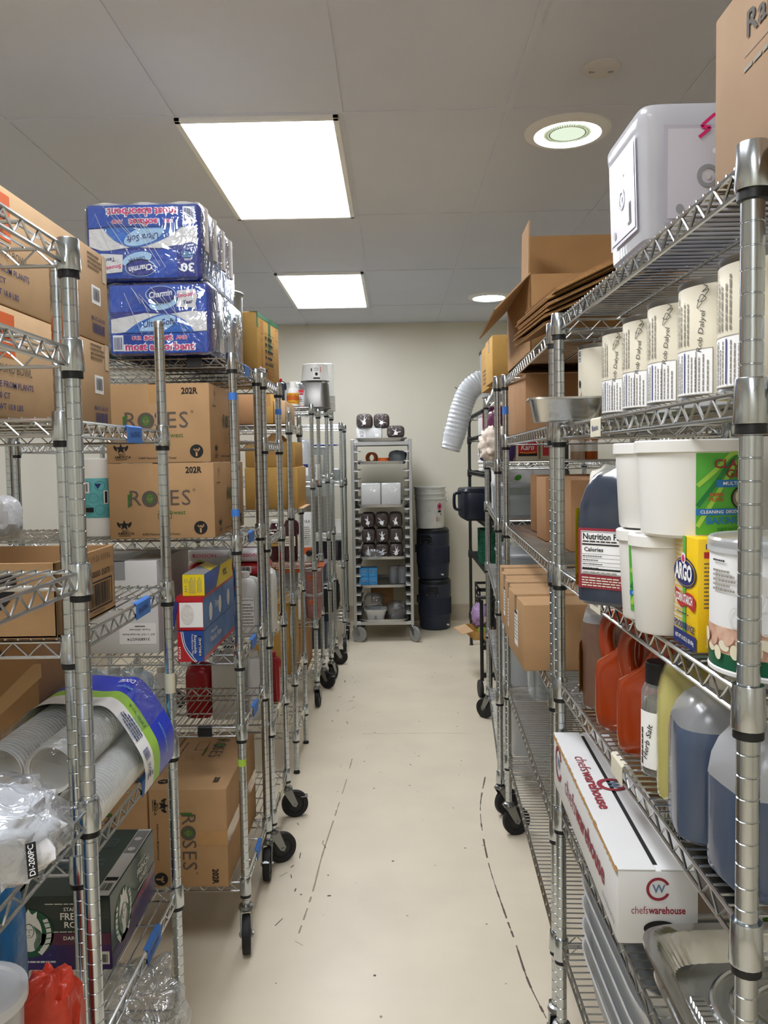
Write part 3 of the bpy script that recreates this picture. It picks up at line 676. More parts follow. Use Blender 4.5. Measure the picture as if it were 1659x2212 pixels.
BT('DIXIE', .50, .12, .035, .10, 'ink_white'); BT('PerfecTouch', .48, .078, .02, .10, 'ink_ltblue'); BT('TEXTURED INSULATION', .20, .09, .014, .2, 'ink_ltblue'); BT('DIXIE', .13, -.035, .022, .07, 'ink_navy'); BT('160 CT', .36, .02, .014, .08, 'ink_green')
p.bars(lambda a, b, d=0: bandF(a, b, d), .20, -.05, .27, -.02, 'ink_navy', 12); p.dashes(lambda a, b, d=0: bandF(a, b, d), .31, -.052, .40, -.01, 4, 'ink_navy'); p.dashes(lambda a, b, d=0: bandF(a, b, d), .08, -.055, .11, -.01, 3, 'ink_navy'); p.build(t)
m = MB(); rings = []
for k in range(17):
    yy = -.285+.535*k/16; f = 1+.04*noise.noise(Vector((k*.7, 3, 1)))
    if k < 2: f *= (.86, .97)[k]
    if k > 14: f *= (.9, .55)[k-15] if k-15 < 2 else 1
    ring = []
    for i in range(40):
        a = 2*PI*i/40; x = .140*math.copysign(abs(math.cos(a))**.55, math.cos(a))*f-.022; z = .088+.090*math.copysign(abs(math.sin(a))**.6, math.sin(a))*f
        dn = noise.noise(Vector((x*22, yy*14, z*22)))*.010; z += max(0, .03*(k-10)/6)*(1 if math.sin(a) > .3 else 0)
        if a < PI: x, z = x*(1-.12*max(0, math.sin(a)))+dn, z+dn
        ring.append((x, yy, max(z, .001)))
    rings.append(ring)
m.loft(rings, caps=(0, 1)).build('plastic_wrap', 'cup_film', t)
# --- single-serve coffee cartons
for k, (x0, x1, y0, y1, lb) in enumerate(((-.815, -.617, 1.64, 1.945, 'dark green french roast coffee carton, the right-hand one on the lower tagged shelf'),)):
    z0, z1 = deck(.444), .612
    t, fc, hx, hy, h = carton('coffee_carton', lb, 'box', x0, x1, y0, y1, z0, z1, 'green_black', tape=None, ch=.002, bodyname='carton')
    p = Print(.0005); F = fc['top']; p.rect(F, -hx, -hy, hx, hy, 'green_dark'); p.rect(F, hx-.035, -hy+.0, hx-.002, hy, 'ink_white', 2); p.rect(F, hx-.033, -hy+.06, hx-.005, -hy+.075, 'ink_black', 3); p.bars(F, hx-.03, -hy+.02, hx-.008, -hy+.05, 'ink_black', 8, 3); p.rect(F, hx-.033, .03, hx-.004, hy-.01, 'grey_plastic', 3); p.ell(F, hx-.02, .05, .009, .009, 'ink_white', 4); p.ell(F, hx-.02, .10, .009, .009, 'ink_white', 4)
    p.dashes(F, -.07, -.05, .04, .03, 4, 'ink_slate'); p.frame(F, -.0, .06, .035, .10, .002, 'ink_slate')
    F = fc['front']; p.rect(F, -hx, -h/2, hx, -h*.12, 'purple', 1); p.rect(F, -hx, -h*.16, hx, -h*.0, 'plum', 2)
    p.text(F, 'STARBUCKS', .03, .052, .011, 'ink_white', .01, w=.06); p.text(F, 'FRENCH', .03, .036, .021, 'ink_white', .02, w=.075); p.text(F, 'ROAST', .03, .018, .018, 'ink_white', .02, w=.06); p.dashes(F, -.04, .062, .09, .066, 1, 'ink_white'); p.dashes(F, -.03, .001, .09, .005, 1, 'ink_white'); p.text(F, 'DARK ROAST', .035, -.011, .011, 'ink_white', .02, w=.075, lay=3)
    p.dashes(F, -.09, -.066, .0, -.058, 1, 'ink_white', lay=3); p.rect(F, .062, -.068, .095, -.04, 'ink_white', 3); p.bars(F, .066, -.064, .092, -.046, 'ink_black', 10, 4)
    def siren(F, x, y, s):
        p.ell(F, x, y, .5*s, .5*s, 'siren_green', 2)
        p.ell(F, x, y+.02*s, .26*s, .40*s, 'ink_white', 3); p.ell(F, x, y+.06*s, .105*s, .15*s, 'siren_green', 4); p.ell(F, x, y+.06*s, .092*s, .138*s, 'ink_white', 5)
        for k in (-1, 1):
            for j in range(4): p.line(F, smooth([(x+k*(.11+.035*j)*s, y+.16*s-.03*s*j), (x+k*(.16+.03*j)*s, y-.05*s), (x+k*(.10+.03*j)*s, y-.22*s), (x+k*(.13+.025*j)*s, y-.36*s)], 4), .018*s, 'siren_green', 5)
            p.line(F, smooth([(x+k*.2*s, y-.42*s), (x+k*.36*s, y-.2*s), (x+k*.40*s, y+.05*s), (x+k*.33*s, y+.3*s)], 5), .10*s, 'ink_white', 3)
            for j in range(5): p.line(F, [(x+k*.31*s, y+(.22-.11*j)*s), (x+k*.46*s, y+(.25-.11*j)*s)], .022*s, 'siren_green', 5)
        for k in (-1, 1): p.line(F, smooth([(x+k*.015*s, y+.08*s), (x+k*.045*s, y+.095*s), (x+k*.07*s, y+.08*s)], 3), .012*s, 'siren_green', 6)
        p.line(F, [(x, y+.08*s), (x+.012*s, y+.01*s)], .01*s, 'siren_green', 6); p.line(F, smooth([(x-.03*s, y-.025*s), (x, y-.035*s), (x+.03*s, y-.025*s)], 3), .012*s, 'siren_green', 6)
        p.poly(F, [(x-.16*s, y+.30*s), (x-.18*s, y+.47*s), (x-.07*s, y+.39*s), (x, y+.52*s), (x+.07*s, y+.39*s), (x+.18*s, y+.47*s), (x+.16*s, y+.30*s)], 'ink_white', 4)
    siren(F, -.075, .0, .105)
    F = fc['right']; p.rect(F, -hy, -h/2, hy, h/2, 'green_dark', 1); p.poly(F, [(-hy, -h/2), (hy, -h/2), (hy, -h*.15), (-.02, -h*.22), (-hy, -h*.30)], 'purple', 2); p.poly(F, [(-.05, -h*.24), (hy, -h*.15), (hy, .0), (-.02, -h*.12)], 'plum', 3)
    siren(F, -.075, -.002, .115); p.text(F, 'STARBUCKS', .06, .05, .009, 'ink_white', .01, w=.06); p.text(F, 'FRENCH', .065, .033, .022, 'ink_white', .02, w=.085); p.text(F, 'ROAST', .065, .012, .018, 'ink_white', .02, w=.055); p.text(F, 'DARK ROAST', .06, -.02, .012, 'ink_pink', .01, w=.085, lay=4); p.dashes(F, .02, -.006, .12, -.001, 1, 'ink_white', lay=4); p.build(t)
t, fc, hx, hy, h = carton('coffee_carton', 'dark green coffee carton left of the french roast one, mostly hidden by a blue bag', 'box', -1.03, -.832, 1.60, 1.9, deck(.444), .612, 'green_black', tape=None, ch=.002)
# --- bags on the nearest rack (left edge)
t = thing('crumpled_bag', 'crumpled white plastic bag marked DI-200PC at the left edge', 'bag', (-.60, 1.03, deck(.968)), .3)
MB().loft(blob((.135, .10, .058), 2.6, .09, 7, 11, 40, 22, sharp=False)).build('bag', 'bag_white', t); MB().loft(blob((.145, .108, .066), 2.4, .09, 6, 5, 40, 20)).build('outer_film', 'bag_film', t)
p = Print(.001); F = flat((.095, -.088, .052), (.9, .35, .0), (-.1, .40, .9))
p.rect(F, .012, -.022, .0245, .020, 'ink_black', 2); p.text(F, 'DI-200PC', .018, -.001, .010, 'ink_white', .01, w=.037, rot=90, lay=3); p.frame(F, -.10, -.03, -.02, .03, .0025, 'ink_slate'); p.dashes(F, -.09, .0, -.03, .022, 3, 'ink_slate'); p.build(t)
t = thing('detergent_bag', 'blue and aqua printed plastic bag at the lower left edge', 'bag', (-.655, 1.20, deck(.52)))
MB().loft(blob((.060, .05, .21), 3, .05, 5, 3, 30, 22)).build('bag', 'bag_blue', t)
p = Print(.004); F = flat((.0, -.054, .3), (1, .15, 0), (0, 0, 1)); p.poly(F, [(-.07, -.05), (.0, .02), (.055, -.01), (.045, -.09), (-.02, -.1)], 'aqua', 1); p.poly(F, [(-.06, .02), (.05, .10), (.06, .02), (.01, -.02)], 'siren_green', 2); p.poly(F, [(-.06, .04), (-.02, .11), (.03, .10), (.0, .05)], 'ink_white', 3); p.ell(F, .0, -.14, .045, .02, 'ink_ltblue', 2, rot=.7); p.build(t, 'printed_pattern')
bagthing('red_bag', 'crumpled red plastic bag behind the front post at the bottom left', 'bag', -.545, 1.185, deck(.52), (.046, .046, .114), 'red_bag', 8, .09, 8)
t = cyl_tub('plastic_tub', 'round tub with a pale white lid at the bottom left corner', 'tub', -.60, 1.06, deck(.52), .062, .070, .272, 'tub_frost', 'lid_white', .006)
bagthing('clear_bag', 'big empty clear plastic bag slumped on the bottom tagged shelf', 'bag', -.60, 1.60, deck(.13), (.125, .20, .145), 'bag_film', 21, .13, 6, n=40, mm=24)
bagthing('white_wrapped_roll', 'white crumpled bag at the left edge on the paper towel shelf', 'bag', -1.325, 2.62, deck(1.288), (.075, .09, .068), 'bag_white', 13, .06, 5)

# --- the two upright towel cartons
def towel_print(p, F, hx, h):
    p.text(F, '202R', hx*.62, h*.40, .026, 'ink_black', .03, w=.050); roses_logo(p, F, -hx*.10, h*.03, h*.215); america(p, F, -hx*.72, -h*.36, .034)
    p.text(F, '4,000 Natural Multifold Towel', -hx*.02, -h*.44, .009, 'ink_black', .006, w=.115); sprout(p, F, hx*.73, -h*.36, .0205); p.frame(F, -.012, -h*.235, .030, -h*.165, .0012, 'ink_black')
def towel_side(p, F, hy, h):
    roses_logo(p, F, .02, h*.05, h*.18); p.ring(F, -hy*.72, h*.36, .012, .014, 'ink_soft', a0=0, a1=180); p.ring(F, -hy*.72, h*.36, .006, .008, 'ink_soft', a0=0, a1=180); p.line(F, [(-hy*.72, h*.36), (-hy*.72, h*.26)], .002, 'ink_soft'); p.dashes(F, -hy*.85, h*.2, -hy*.6, h*.25, 1, 'ink_soft')
    america(p, F, -hy*.68, -h*.36, .03); p.dashes(F, -hy*.4, -h*.45, hy*.5, -h*.40, 1, 'ink_soft'); p.text(F, '202R', hy*.65, h*.40, .02, 'ink_black', .02); p.frame(F, -.02, -h*.24, .02, -h*.17, .0012, 'ink_soft'); sprout(p, F, hy*.72, -h*.36, .018)
for k, (x0, x1, z0, z1, lb) in enumerate(((-.873, -.549, deck(1.288), 1.527, 'lower towel carton marked 202R standing on the wire shelf'), (-.875, -.556, 1.528, 1.768, 'upper towel carton marked 202R stacked right under the toilet paper shelf'))):
    t, fc, hx, hy, h = carton('paper_towel_carton', lb, 'box', x0, x1, 2.43, 2.90, z0, z1, 'card', tape='y', group='upright paper towel cartons')
    p = Print(); towel_print(p, fc['front'], hx, h); towel_side(p, fc['right'], hy, h); p.build(t)
# --- towel cartons lying on end on the bottom shelf
for k, (x0, x1, lb) in enumerate(((-.772, -.531, 'towel carton turned on its side on the bottom shelf, logo running down its front'), (-1.02, -.777, 'second towel carton turned on its side, behind the coffee carton'))):
    t, fc, hx, hy, h = carton('paper_towel_carton', lb, 'box', x0, x1, 2.40, 2.90, deck(.205), .522, 'card', tape=None, group='paper towel cartons lying on the bottom shelf')
    p = Print(); F = fc['front']; c_ = lambda a, b, d=0: F(b, -a, d)
    roses_logo(p, c_, .0, .0, .047, lay=2); p.text(c_, '202R', .125, -.0+.062, .028, 'ink_black', .03, w=.05) if False else p.text(c_, '202R', .120, .080, .026, 'ink_black', .03, w=.048)
    america(p, c_, -.105, -.085, .034); p.text(c_, '4,000 Natural Multifold Towel', .01, -.095, .008, 'ink_black', .006, w=.115); sprout(p, c_, .128, -.088, .021)
    F = fc['top']; g_ = lambda a, b, d=0: F(b, -a, d); roses_logo(p, g_, -.11, .02, .045); p.text(g_, '202R', .18, .075, .024, 'ink_black', .03, w=.045); p.frame(g_, -.16, -.06, -.08, -.02, .0015, 'ink_black'); p.text(g_, '4,000 Natural Multifold Towel', -.08, -.10, .009, 'ink_black', .006, w=.16); sprout(p, g_, .19, -.09, .018); p.build(t)
    b = MB(); b.box(hx-.001, hx+.0008, -hy-.0005, hy, h*.5-.024, h*.5+.024); b.box(hx-.09, hx+.0008, -hy-.0008, -hy+.001, h*.5-.024, h*.5+.024); b.build('tape_strip', 'tape', t)
# --- toilet paper packs
def tp_pack(x0, x1, y0, y1, z0, z1, label, flip):
    hx, hy, h = (x1-x0)/2, (y1-y0)/2, z1-z0
    t = thing('toilet_paper_pack', label, 'toilet paper', ((x0+x1)/2, (y0+y1)/2, z0), 0, 'shrink-wrapped toilet paper packs')
    m = MB(); m.box(-hx, hx, -hy, hy, 0, h, 0, .018, 3); m.build('wrapped_rolls', 'pack_navy', t)
    # rolls showing as soft white columns on the sides and top
    rl = MB(); nn = 4
    for k in range(nn):
        yy = -hy+hy*2*(k+.5)/nn; rr_ = hy/nn*.97
        if flip: rl.tube([(hx-rr_*.80, yy, h*.42), (hx-rr_*.80, yy, h*.985)], rr_*.93, 18)
        for j in range(3):
            if flip: xx = -hx+2*hx*(j+.5)/3; rl.tube([(xx, yy, h-.03), (xx, yy, h+.004)], min(rr_, hx/3)*.95, 18)
    if flip: rl.build('rolls', 'roll_white', t)
    p = Print(.0012); sgn = -1 if flip else 1
    base = flat((0, -hy, h/2), (1, 0, 0), (0, 0, 1)); F = (lambda x, y, d=0: base(-x, -y, d)) if flip else base
    X = hx-.012
    p.poly(F, [(-X, h*.0), (-X, -h*.05), (-X, -h*.20), (-X*.6, -h*.17), (X*.5, -h*.19), (X, -h*.17), (X, h*.05), (X*.75, h*.11), (X*.2, h*.06), (-X*.3, h*.08)], 'roll_white', 1)
    p.poly(F, smooth([(-X*.75, -h*.2), (-X*.4, -h*.04), (X*.1, h*.07), (X*.42, h*.02), (X*.62, -h*.08), (X*.75, -h*.2)], 4), 'pack_mid', 2)
    p.poly(F, smooth([(-X*.42, -h*.17), (-X*.25, -h*.03), (X*.12, h*.05), (X*.34, h*.02), (X*.30, -h*.08), (X*.1, -h*.17)], 4), 'pack_ltblue', 3); p.text(F, 'Ultra Soft', X*.0, -h*.06, .026, 'ink_navy', .012, w=.095, lay=4, rot=6, shear=.15)
    p.rect(F, -X, h*.10, X, h*.46, 'pack_blue', 1); p.rect(F, -X, -h*.47, X, -h*.19, 'pack_blue', 2)
    p.ell(F, X*.06, h*.33, .046, .026, 'pack_ltblue', 3); p.ell(F, X*.06, h*.335, .043, .023, 'pack_navy', 4); p.ell(F, X*.12, h*.22, .045, .020, 'pack_ltblue', 3, rot=.25); p.text(F, 'Charmin', X*.06, h*.335, .025, 'ink_white', .02, w=.070, lay=5, rot=8, shear=.15); p.text(F, 'Ultra Soft', X*.12, h*.22, .013, 'ink_navy', .015, w=.05, lay=5, rot=12, shear=.15)
    p.poly(F, [(X*.38, h*.16), (X*.40, h*.38), (X*.78, h*.40), (X*.82, h*.30), (X*.78, h*.2), (X*.8, h*.14)], 'roll_white', 3); p.text(F, 'Smooth', X*.58, h*.32, .016, 'ink_pink', .02, w=.052, rot=8, lay=4, shear=.2); p.text(F, 'Tear', X*.62, h*.22, .015, 'ink_navy', .02, w=.03, rot=8, lay=4, shear=.2)
    for st, xx, yy, sz, wd in (('OUR', -X*.48, -h*.265, .015, .030), ('softest', -X*.02, -h*.255, .027, .085), ('AND', X*.47, -h*.265, .015, .034), ('most absorbent', 0, -h*.385, .032, .205)):
        p.text(F, st, xx, yy, sz*1.02, 'ink_white', .085, w=wd*1.05, lay=3); p.text(F, st, xx, yy, sz, 'ink_pink', .02, w=wd, lay=4)
    p.rect(F, -X*.97, -h*.44, -X*.75, -h*.22, 'ink_white', 3); p.bars(F, -X*.95, -h*.42, -X*.77, -h*.25, 'ink_navy', 12, 4)
    if flip:
        p.rect(F, -X, h*.10, -X*.62, h*.46, 'pack_navy', 3); p.text(F, '30', -X*.82, h*.33, .035, 'ink_white', .03, w=.04, lay=5); p.text(F, 'ROLLS', -X*.82, h*.235, .008, 'ink_white', .01, w=.02, lay=5); p.text(F, 'WIDER', -X*.82, h*.19, .010, 'ink_ltblue', .01, w=.035, lay=5); p.text(F, 'SHEETS', -X*.82, h*.15, .010, 'ink_ltblue', .01, w=.037, lay=5)
    G = flat((hx, 0, h/2), (0, 1, 0), (0, 0, 1))
    if not flip:
        for k in range(3):
            yy = -hy*.55+k*hy*.5
            p.rect(G, yy, -h*.40, yy+.07, h*.30, ['roll_white', 'pack_ltblue', 'pack_mid'][k], 1)
            p.ell(G, yy+.035, -h*.05, .028, .03, 'pack_ltblue', 2)
        p.text(G, 'Ultra Soft', -.02, -h*.06, .022, 'ink_navy', .01, w=.055, lay=3); p.ring(G, -hy*.82, -h*.2, .010, .015, 'ink_white', 2); p.text(G, 'Charmin', -hy*.72, h*.3, .03, 'ink_white', .02, w=.07, rot=90); p.rect(G, hy*.55, h*.0, hy*.8, h*.36, 'roll_white', 2); p.text(G, 'Soft', hy*.67, h*.2, .02, 'ink_pink', .02)
    else:
        p.rect(G, -hy*.9, -h*.44, hy*.9, -h*.10, 'pack_mid', 1); p.rect(G, -hy*.9, -h*.2, -hy*.4, -h*.02, 'pack_navy', 2); p.text(G, 'Charmin', -hy*.3, -h*.25, .03, 'ink_white', .02, w=.09, rot=180)
        for k in range(6): p.bars(G, -hy*.7+k*.06, h*.15, -hy*.7+k*.06+.022, h*.34, 'ink_navy', 5, 3, True, seed=k)
    p.build(t)
    f = MB(); f.box(-hx-.004, hx+.004, -hy-.008, hy+.004, -.0, h+.004, 0, .022, 3); f.build('shrink_wrap', 'shrink_film', t)
    rd = random.Random(3 if flip else 9); fo = []
    for k in range(9):
        a = (-hx*rd.uniform(-.2, 1), h*rd.uniform(.75, .98)); s_ = rd.uniform(.04, .17); an = rd.uniform(-1.25, -.8)
        pts = [(a[0]+s_*q*math.cos(an), -hy-.0085-.0012*math.sin(PI*q), max(.01, a[1]+s_*q*math.sin(an))) for q in (0, .35, .7, 1)]
        if pts[-1][0] < hx: fo.append(smooth(pts, 3))
    folds(t, fo, 'tub_frost', .0009)  # pale ridges along the wrap's wrinkles stand in for its streak highlights
tp_pack(-.848, -.538, 2.40, 2.885, deck(1.842), 2.064, 'lower blue toilet paper pack, upright, standing on the top wire shelf', False)
tp_pack(-.905, -.560, 2.40, 2.885, 2.068, 2.297, 'upper blue toilet paper pack turned upside down, on top of the other', True)
# --- paper towel roll
t = thing('paper_towel_roll', 'white paper towel roll with a teal wrapper beside the towel cartons', 'paper towels', (-.945, 2.56, deck(1.288)))
MB().lathe([(.058, 0), (.063, .004), (.063, .246), (.058, .25), (.02, .25), (.02, .2)], 36).build('roll', 'paper', t)
MB().lathe([(.0636, .062), (.0640, .063), (.0640, .186), (.0636, .187)], 36, caps=(0, 0)).build('wrapper', 'teal', t)
p = Print(.0008); F = cyl(0, 0, .125, .0640, -90)
for k in range(5):
    for j in (-1, 0, 1): p.ring(F, -.08+k*.04+(.02 if j else 0), j*.038, .014, .016, 'teal_dark', 1, n=18)
p.rect(F, -.04, .015, -.012, .05, 'ink_white', 2, 3); p.bars(F, -.037, .02, -.016, .045, 'ink_black', 6, 3); p.rect(F, -.03, -.045, .0, -.03, 'ink_black', 2, 3); p.text(F, '12', .05, .0, .05, 'ink_white', .08, lay=3); p.text(F, '12', .05, .0, .05, 'ink_black', .02, lay=4); p.poly(F, [(.005, .045), (.025, .045), (.015, .028)], 'ink_navy', 2); p.build(t)
# --- white carton with an upside-down label
t, fc, hx, hy, h = carton('white_carton', 'white carton with an upside-down shipping label under the paper towel shelf', 'box', -.985, -.738, 2.45, 2.83, deck(.928), 1.226, 'white_card', tape='y', tapem='grey_plastic', ch=.002)
p = Print(); F = fc['front']; p.rect(F, .0, -.115, .115, -.05, 'ink_white'); p.text(F, '31685NGT4', .06, -.10, .012, 'ink', .01, w=.07, rot=180); p.text(F, '8.5" x 10.5" Air-Laid Guest', .06, -.085, .008, 'ink', .004, w=.10, rot=180); p.text(F, 'Towel, 600/case', .065, -.07, .008, 'ink', .004, w=.065, rot=180); p.dashes(F, .05, -.063, .09, -.056, 1, 'ink', lay=3); p.build(t)
# --- wrap boxes sticking out
def wrapbox(label, x0, x1, y0, y1, z0, z1, kind):
    t, fc, hx, hy, h = carton('wrap_box', label, 'box', x0, x1, y0, y1, z0, z1, {'film': 'blue_box', 'open': 'red_box', 'yellow': 'blue_box'}[kind], tape=None, ch=.0015, bodyname='box')
    p = Print(.0005); F = fc['front']; R = fc['right']; T = fc['top']
    if kind == 'film':
        p.rect(F, -hx, -h/2, hx, h/2, 'blue_box', 1); p.poly(F, [(-hx, -h/2), (-hx, h/2), (-hx*.72, h*.47), (-hx*.5, 0), (-hx*.0, -h*.38), (hx*.3, -h/2)], 'red_box', 2); p.line(F, smooth([(-hx*.72, h/2), (-hx*.5, 0), (hx*.0, -h*.36), (hx*.34, -h/2)], 5), .0025, 'ink_white'); p.line(F, smooth([(-hx*.58, h/2), (-hx*.4, .05*h), (hx*.1, -h*.3), (hx*.45, -h/2)], 5), .002, 'ink_white')
        p.rect(F, hx*.62, -h*.32, hx*.85, h*.35, 'ink_black', 3); p.text(F, 'KIRKLAND', hx*.73, .0, .010, 'ink_white', .01, w=h*.6, rot=90, lay=4); p.text(F, 'Reynolds', hx*.36, h*.08, .011, 'ink_white', .01, w=h*.6, rot=-90, lay=4); p.text(F, 'Foodservice Film', hx*.14, h*.06, .008, 'ink_white', .005, w=h*.7, rot=-90, lay=4); p.text(F, 'BK624', -hx*.84, -h*.2, .009, 'ink_white', .01, w=h*.4, rot=90, lay=4)
        p.rect(R, -hy, -h/2, hy, -h*.36, 'red_box', 1); p.rect(R, -hy, -h*.36, hy, h/2, 'photo_blue', 1); p.text(R, 'Plastic Film', -.08, .0, .024, 'ink_white', .01, w=.15); p.text(R, 'Reynolds', -.1, h*.25, .014, 'ink_white', .01, w=.08)
    elif kind == 'open':
        p.rect(F, -hx*.78, -h*.40, hx*.97, h*.33, 'ink_white', 2); p.ell(F, -hx*.2, -h*.02, hx*.5, h*.3, 'roll_white', 3); p.rect(F, -hx, h*.36, hx, h/2, 'red_box', 2)
        p.rect(T, -hx, -hy, hx, hy, 'red_box', 1); p.ring(T, hx*.2, -hy+.03, .012, .02, 'lab_lime', 2); p.rect(R, -hy, -h/2, hy, h*.42, 'photo_blue', 1); p.rect(R, -hy, h*.42, hy, h/2, 'red_box', 1); p.text(R, 'Film', -.05, .0, .03, 'ink_white', .01)
        for q in range(3): p.ell(R, -hy*.6+q*.13, -.01, .022, .028, 'roll_white', 2)
        f = MB(); f.box(-.014, .0, -.0006, .0006, -h*.75, h*.35); fo = f.build('end_flap', 'pack_navy', t); fo.location = (-hx, -hy-.001, h*.5); fo.rotation_euler = (0, .25, -.5)
        f = MB(); f.box(-.010, -.001, -.001, -.0006, -h*.7, -h*.4); f2 = f.build('label', 'ink_white', fo)
    else:
        p.rect(F, -hx, -h/2, hx, h/2, 'yellow', 1); p.dashes(F, -hx*.45, -h*.4, hx*.2, h*.4, 5, 'ink_grey', vert=True); p.dashes(F, hx*.3, -h*.35, hx*.8, h*.4, 4, 'ink_grey', vert=True); p.ring(F, -hx*.7, h*.2, .004, .0055, 'ink_grey'); p.dashes(F, -hx*.8, -h*.35, -hx*.6, 0, 3, 'ink_grey')
        p.poly(R, [(-.05, -h/2), (hy, -h/2), (hy, h/2), (.02, h/2)], 'yellow', 1); p.text(R, 'FOIL', .08, 0, .03, 'ink_navy', .02); p.rect(T, -hx, -hy, hx, hy, 'grey_plastic', 1); p.poly(T, [(-hx, .0), (hx, -.12), (hx, -.02), (-hx, .1)], 'yellow', 2)
    p.build(t)
wrapbox('lower red and blue plastic film box jutting out from the shelf', -.650, -.572, 2.34, 2.82, deck(.928), 1.026, 'film')
wrapbox('upper film box with a torn white end, stacked on the blue film box', -.652, -.572, 2.345, 2.80, 1.0275, 1.129, 'open')
wrapbox('yellow and blue foil roll box topmost on the film boxes', -.634, -.569, 2.355, 2.76, 1.1305, 1.194, 'yellow')
# --- biscuit packs behind the film boxes
k = 0
names = ['left', 'right']
t, fc, hx, hy, h = carton('shipping_carton', 'carton holding up the red and white biscuit packs, behind the film boxes', 'box', -.84, -.50, 3.10, 3.33, deck(.873), 1.085, 'card_dark', tape=None)
for i, (x, z, m_, lb) in enumerate(((-.735, 1.0855, 'red_box', 'red biscuit pack, left one of the lower layer'), (-.575, 1.0855, 'red_box', 'red biscuit pack with barcode, right one of the lower layer'), (-.735, 1.137, 'bag_white', 'white biscuit pack, left one on top of the red packs'), (-.575, 1.137, 'bag_white', 'white biscuit pack, right one on top of the red packs'))):
    t = thing('biscuit_pack', lb, 'food pack', (x, 3.16, z), .0, 'flat biscuit packs'); MB().loft(blob((.078, .10, .026), 4, .03, 5, 30+i, 32, 12)).build('pack', m_, t)
    p = Print(.002); F = flat((0, -.101, .024), (1, 0, .0), (0, .1, 1))
    if m_ == 'bag_white': p.text(F, 'ROSSON', .0, .004, .018, 'ink_pink', .01, w=.09); p.ell(F, -.02, -.015, .008, .005, 'lab_lime')
    else: p.rect(F, -.02, -.012, .02, .014, 'ink_white'); p.bars(F, -.015, -.008, .015, .010, 'ink_black', 8, 3)
    p.build(t)
# ================================================================== LEFT SIDE: DEEPER ITEMS
# white handled bottles
def white_jug(label, x, y, z, hx, hy, h, rot=0, lab=False, m='white_hdpe', nm='white_jug', cap='white_plastic'):
    t = jug(nm, label, 'jug', x, y, z, hx, hy, h, m, rot, cap, sh=.72, cap_x=-hx*.35)
    if lab:
        p = Print(.0006); F = flat((-.0, -hy, h*.36), (1, 0, 0), (0, 0, 1)); w = hx*.7; p.rect(F, -w, -h*.25, w, h*.25, 'ink_white', 1); p.frame(F, -w, -h*.25, w, h*.25, .0008, 'ink_grey', 2); p.text(F, 'Nutrition Facts', 0, h*.2, .009, 'ink', .01, w=w*1.7); p.dashes(F, -w*.9, -h*.2, w*.9, h*.15, 7, 'ink_grey'); p.build(t, 'label')
    return t
white_jug('white jug with a nutrition label on the rack behind the film boxes', -.555, 2.99, deck(.873), .038, .035, .23, 0, True)
white_jug('second white jug half hidden behind the labelled one', -.628, 3.02, deck(.873), .034, .035, .235)
# tall narrow white canister with a grip hole
t = thing('white_canister', 'tall glossy white canister with a grip hole, next to the aisle post', 'jug', (-.487, 3.035, deck(.873)), 0)
b = MB(); b.loft([rr(.024, .055, 0, 5), rr(.027, .060, .008, 5), rr(.027, .060, .19, 5), rr(.024, .052, .222, 4), rr(.013, .024, .236, 3)]); b.build('bottle', 'white_hdpe', t)
MB().tube(smooth([(0, -.058, .175), (0, -.064, .215), (0, -.035, .243), (0, .0, .24)], 5), .012, 10).build('handle', 'white_hdpe', t)
# lower shelf behind: red canisters, white carton, bottle
def red_can(label, x, y, z, r_, h, m='red_plastic'):
    t = jug('red_jug', label, 'jug', x, y, z, r_, r_, h, m, 0, 'red_plastic', e=4, sh=.8, handle=True, cap_x=-r_*.3); return t
red_can('dark red jug on the low shelf left of a white carton', -.765, 3.06, deck(.536), .052, .22, 'red_plastic')
red_can('small red jug low down beside the aisle posts', -.505, 3.23, deck(.536), .026, .20)
carton('white_carton', 'plain white carton on the low shelf between red jug and white bottle', 'box', -.705, -.582, 2.99, 3.2, deck(.536), .765, 'white_card', tape=None, ch=.002)
white_jug('white squeeze jug on the low shelf next to the plain white carton', -.535, 3.02, deck(.536), .038, .04, .26, .3)
for i, x in enumerate((-.90, -.99, -1.08, -1.17)):
    white_jug(['grey-white jug nearest the red jug, low and half hidden behind the cup pack', 'second grey-white jug from the red jug on the low shelf', 'third grey-white jug from the red jug on the low shelf', 'grey-white jug farthest left on the low shelf'][i], x, 3.05, deck(.536), .036, .04, .19, 0, nm='cleaner_jug', m='tub_frost')['group'] = 'grey-white jugs on the low shelf'
# stockpot with perforations
t = thing('stockpot', 'tall aluminium perforated pot behind the toilet paper packs', 'pot', (-.672, 3.03, deck(1.836)))
MB().lathe([(.10, 0), (.108, .006), (.112, .30), (.118, .304), (.121, .309), (.118, .313), (.112, .311), (.110, .30), (.105, .01)], 44).build('pot', 'aluminum', t)
b = MB()
for j in range(9):
    for i in range(22):
        a = -1.9+i*.155+(.077 if j % 2 else 0); b.lathe([(.0042, 0), (.0036, .0006)], 8, M=Matrix.Translation((.1105*math.cos(a), .1105*math.sin(a), .03+j*.029)) @ Matrix.Rotation(a, 4, 'Z') @ Matrix.Rotation(PI/2, 4, 'Y'))
b.build('perforations', 'chrome_dark', t)
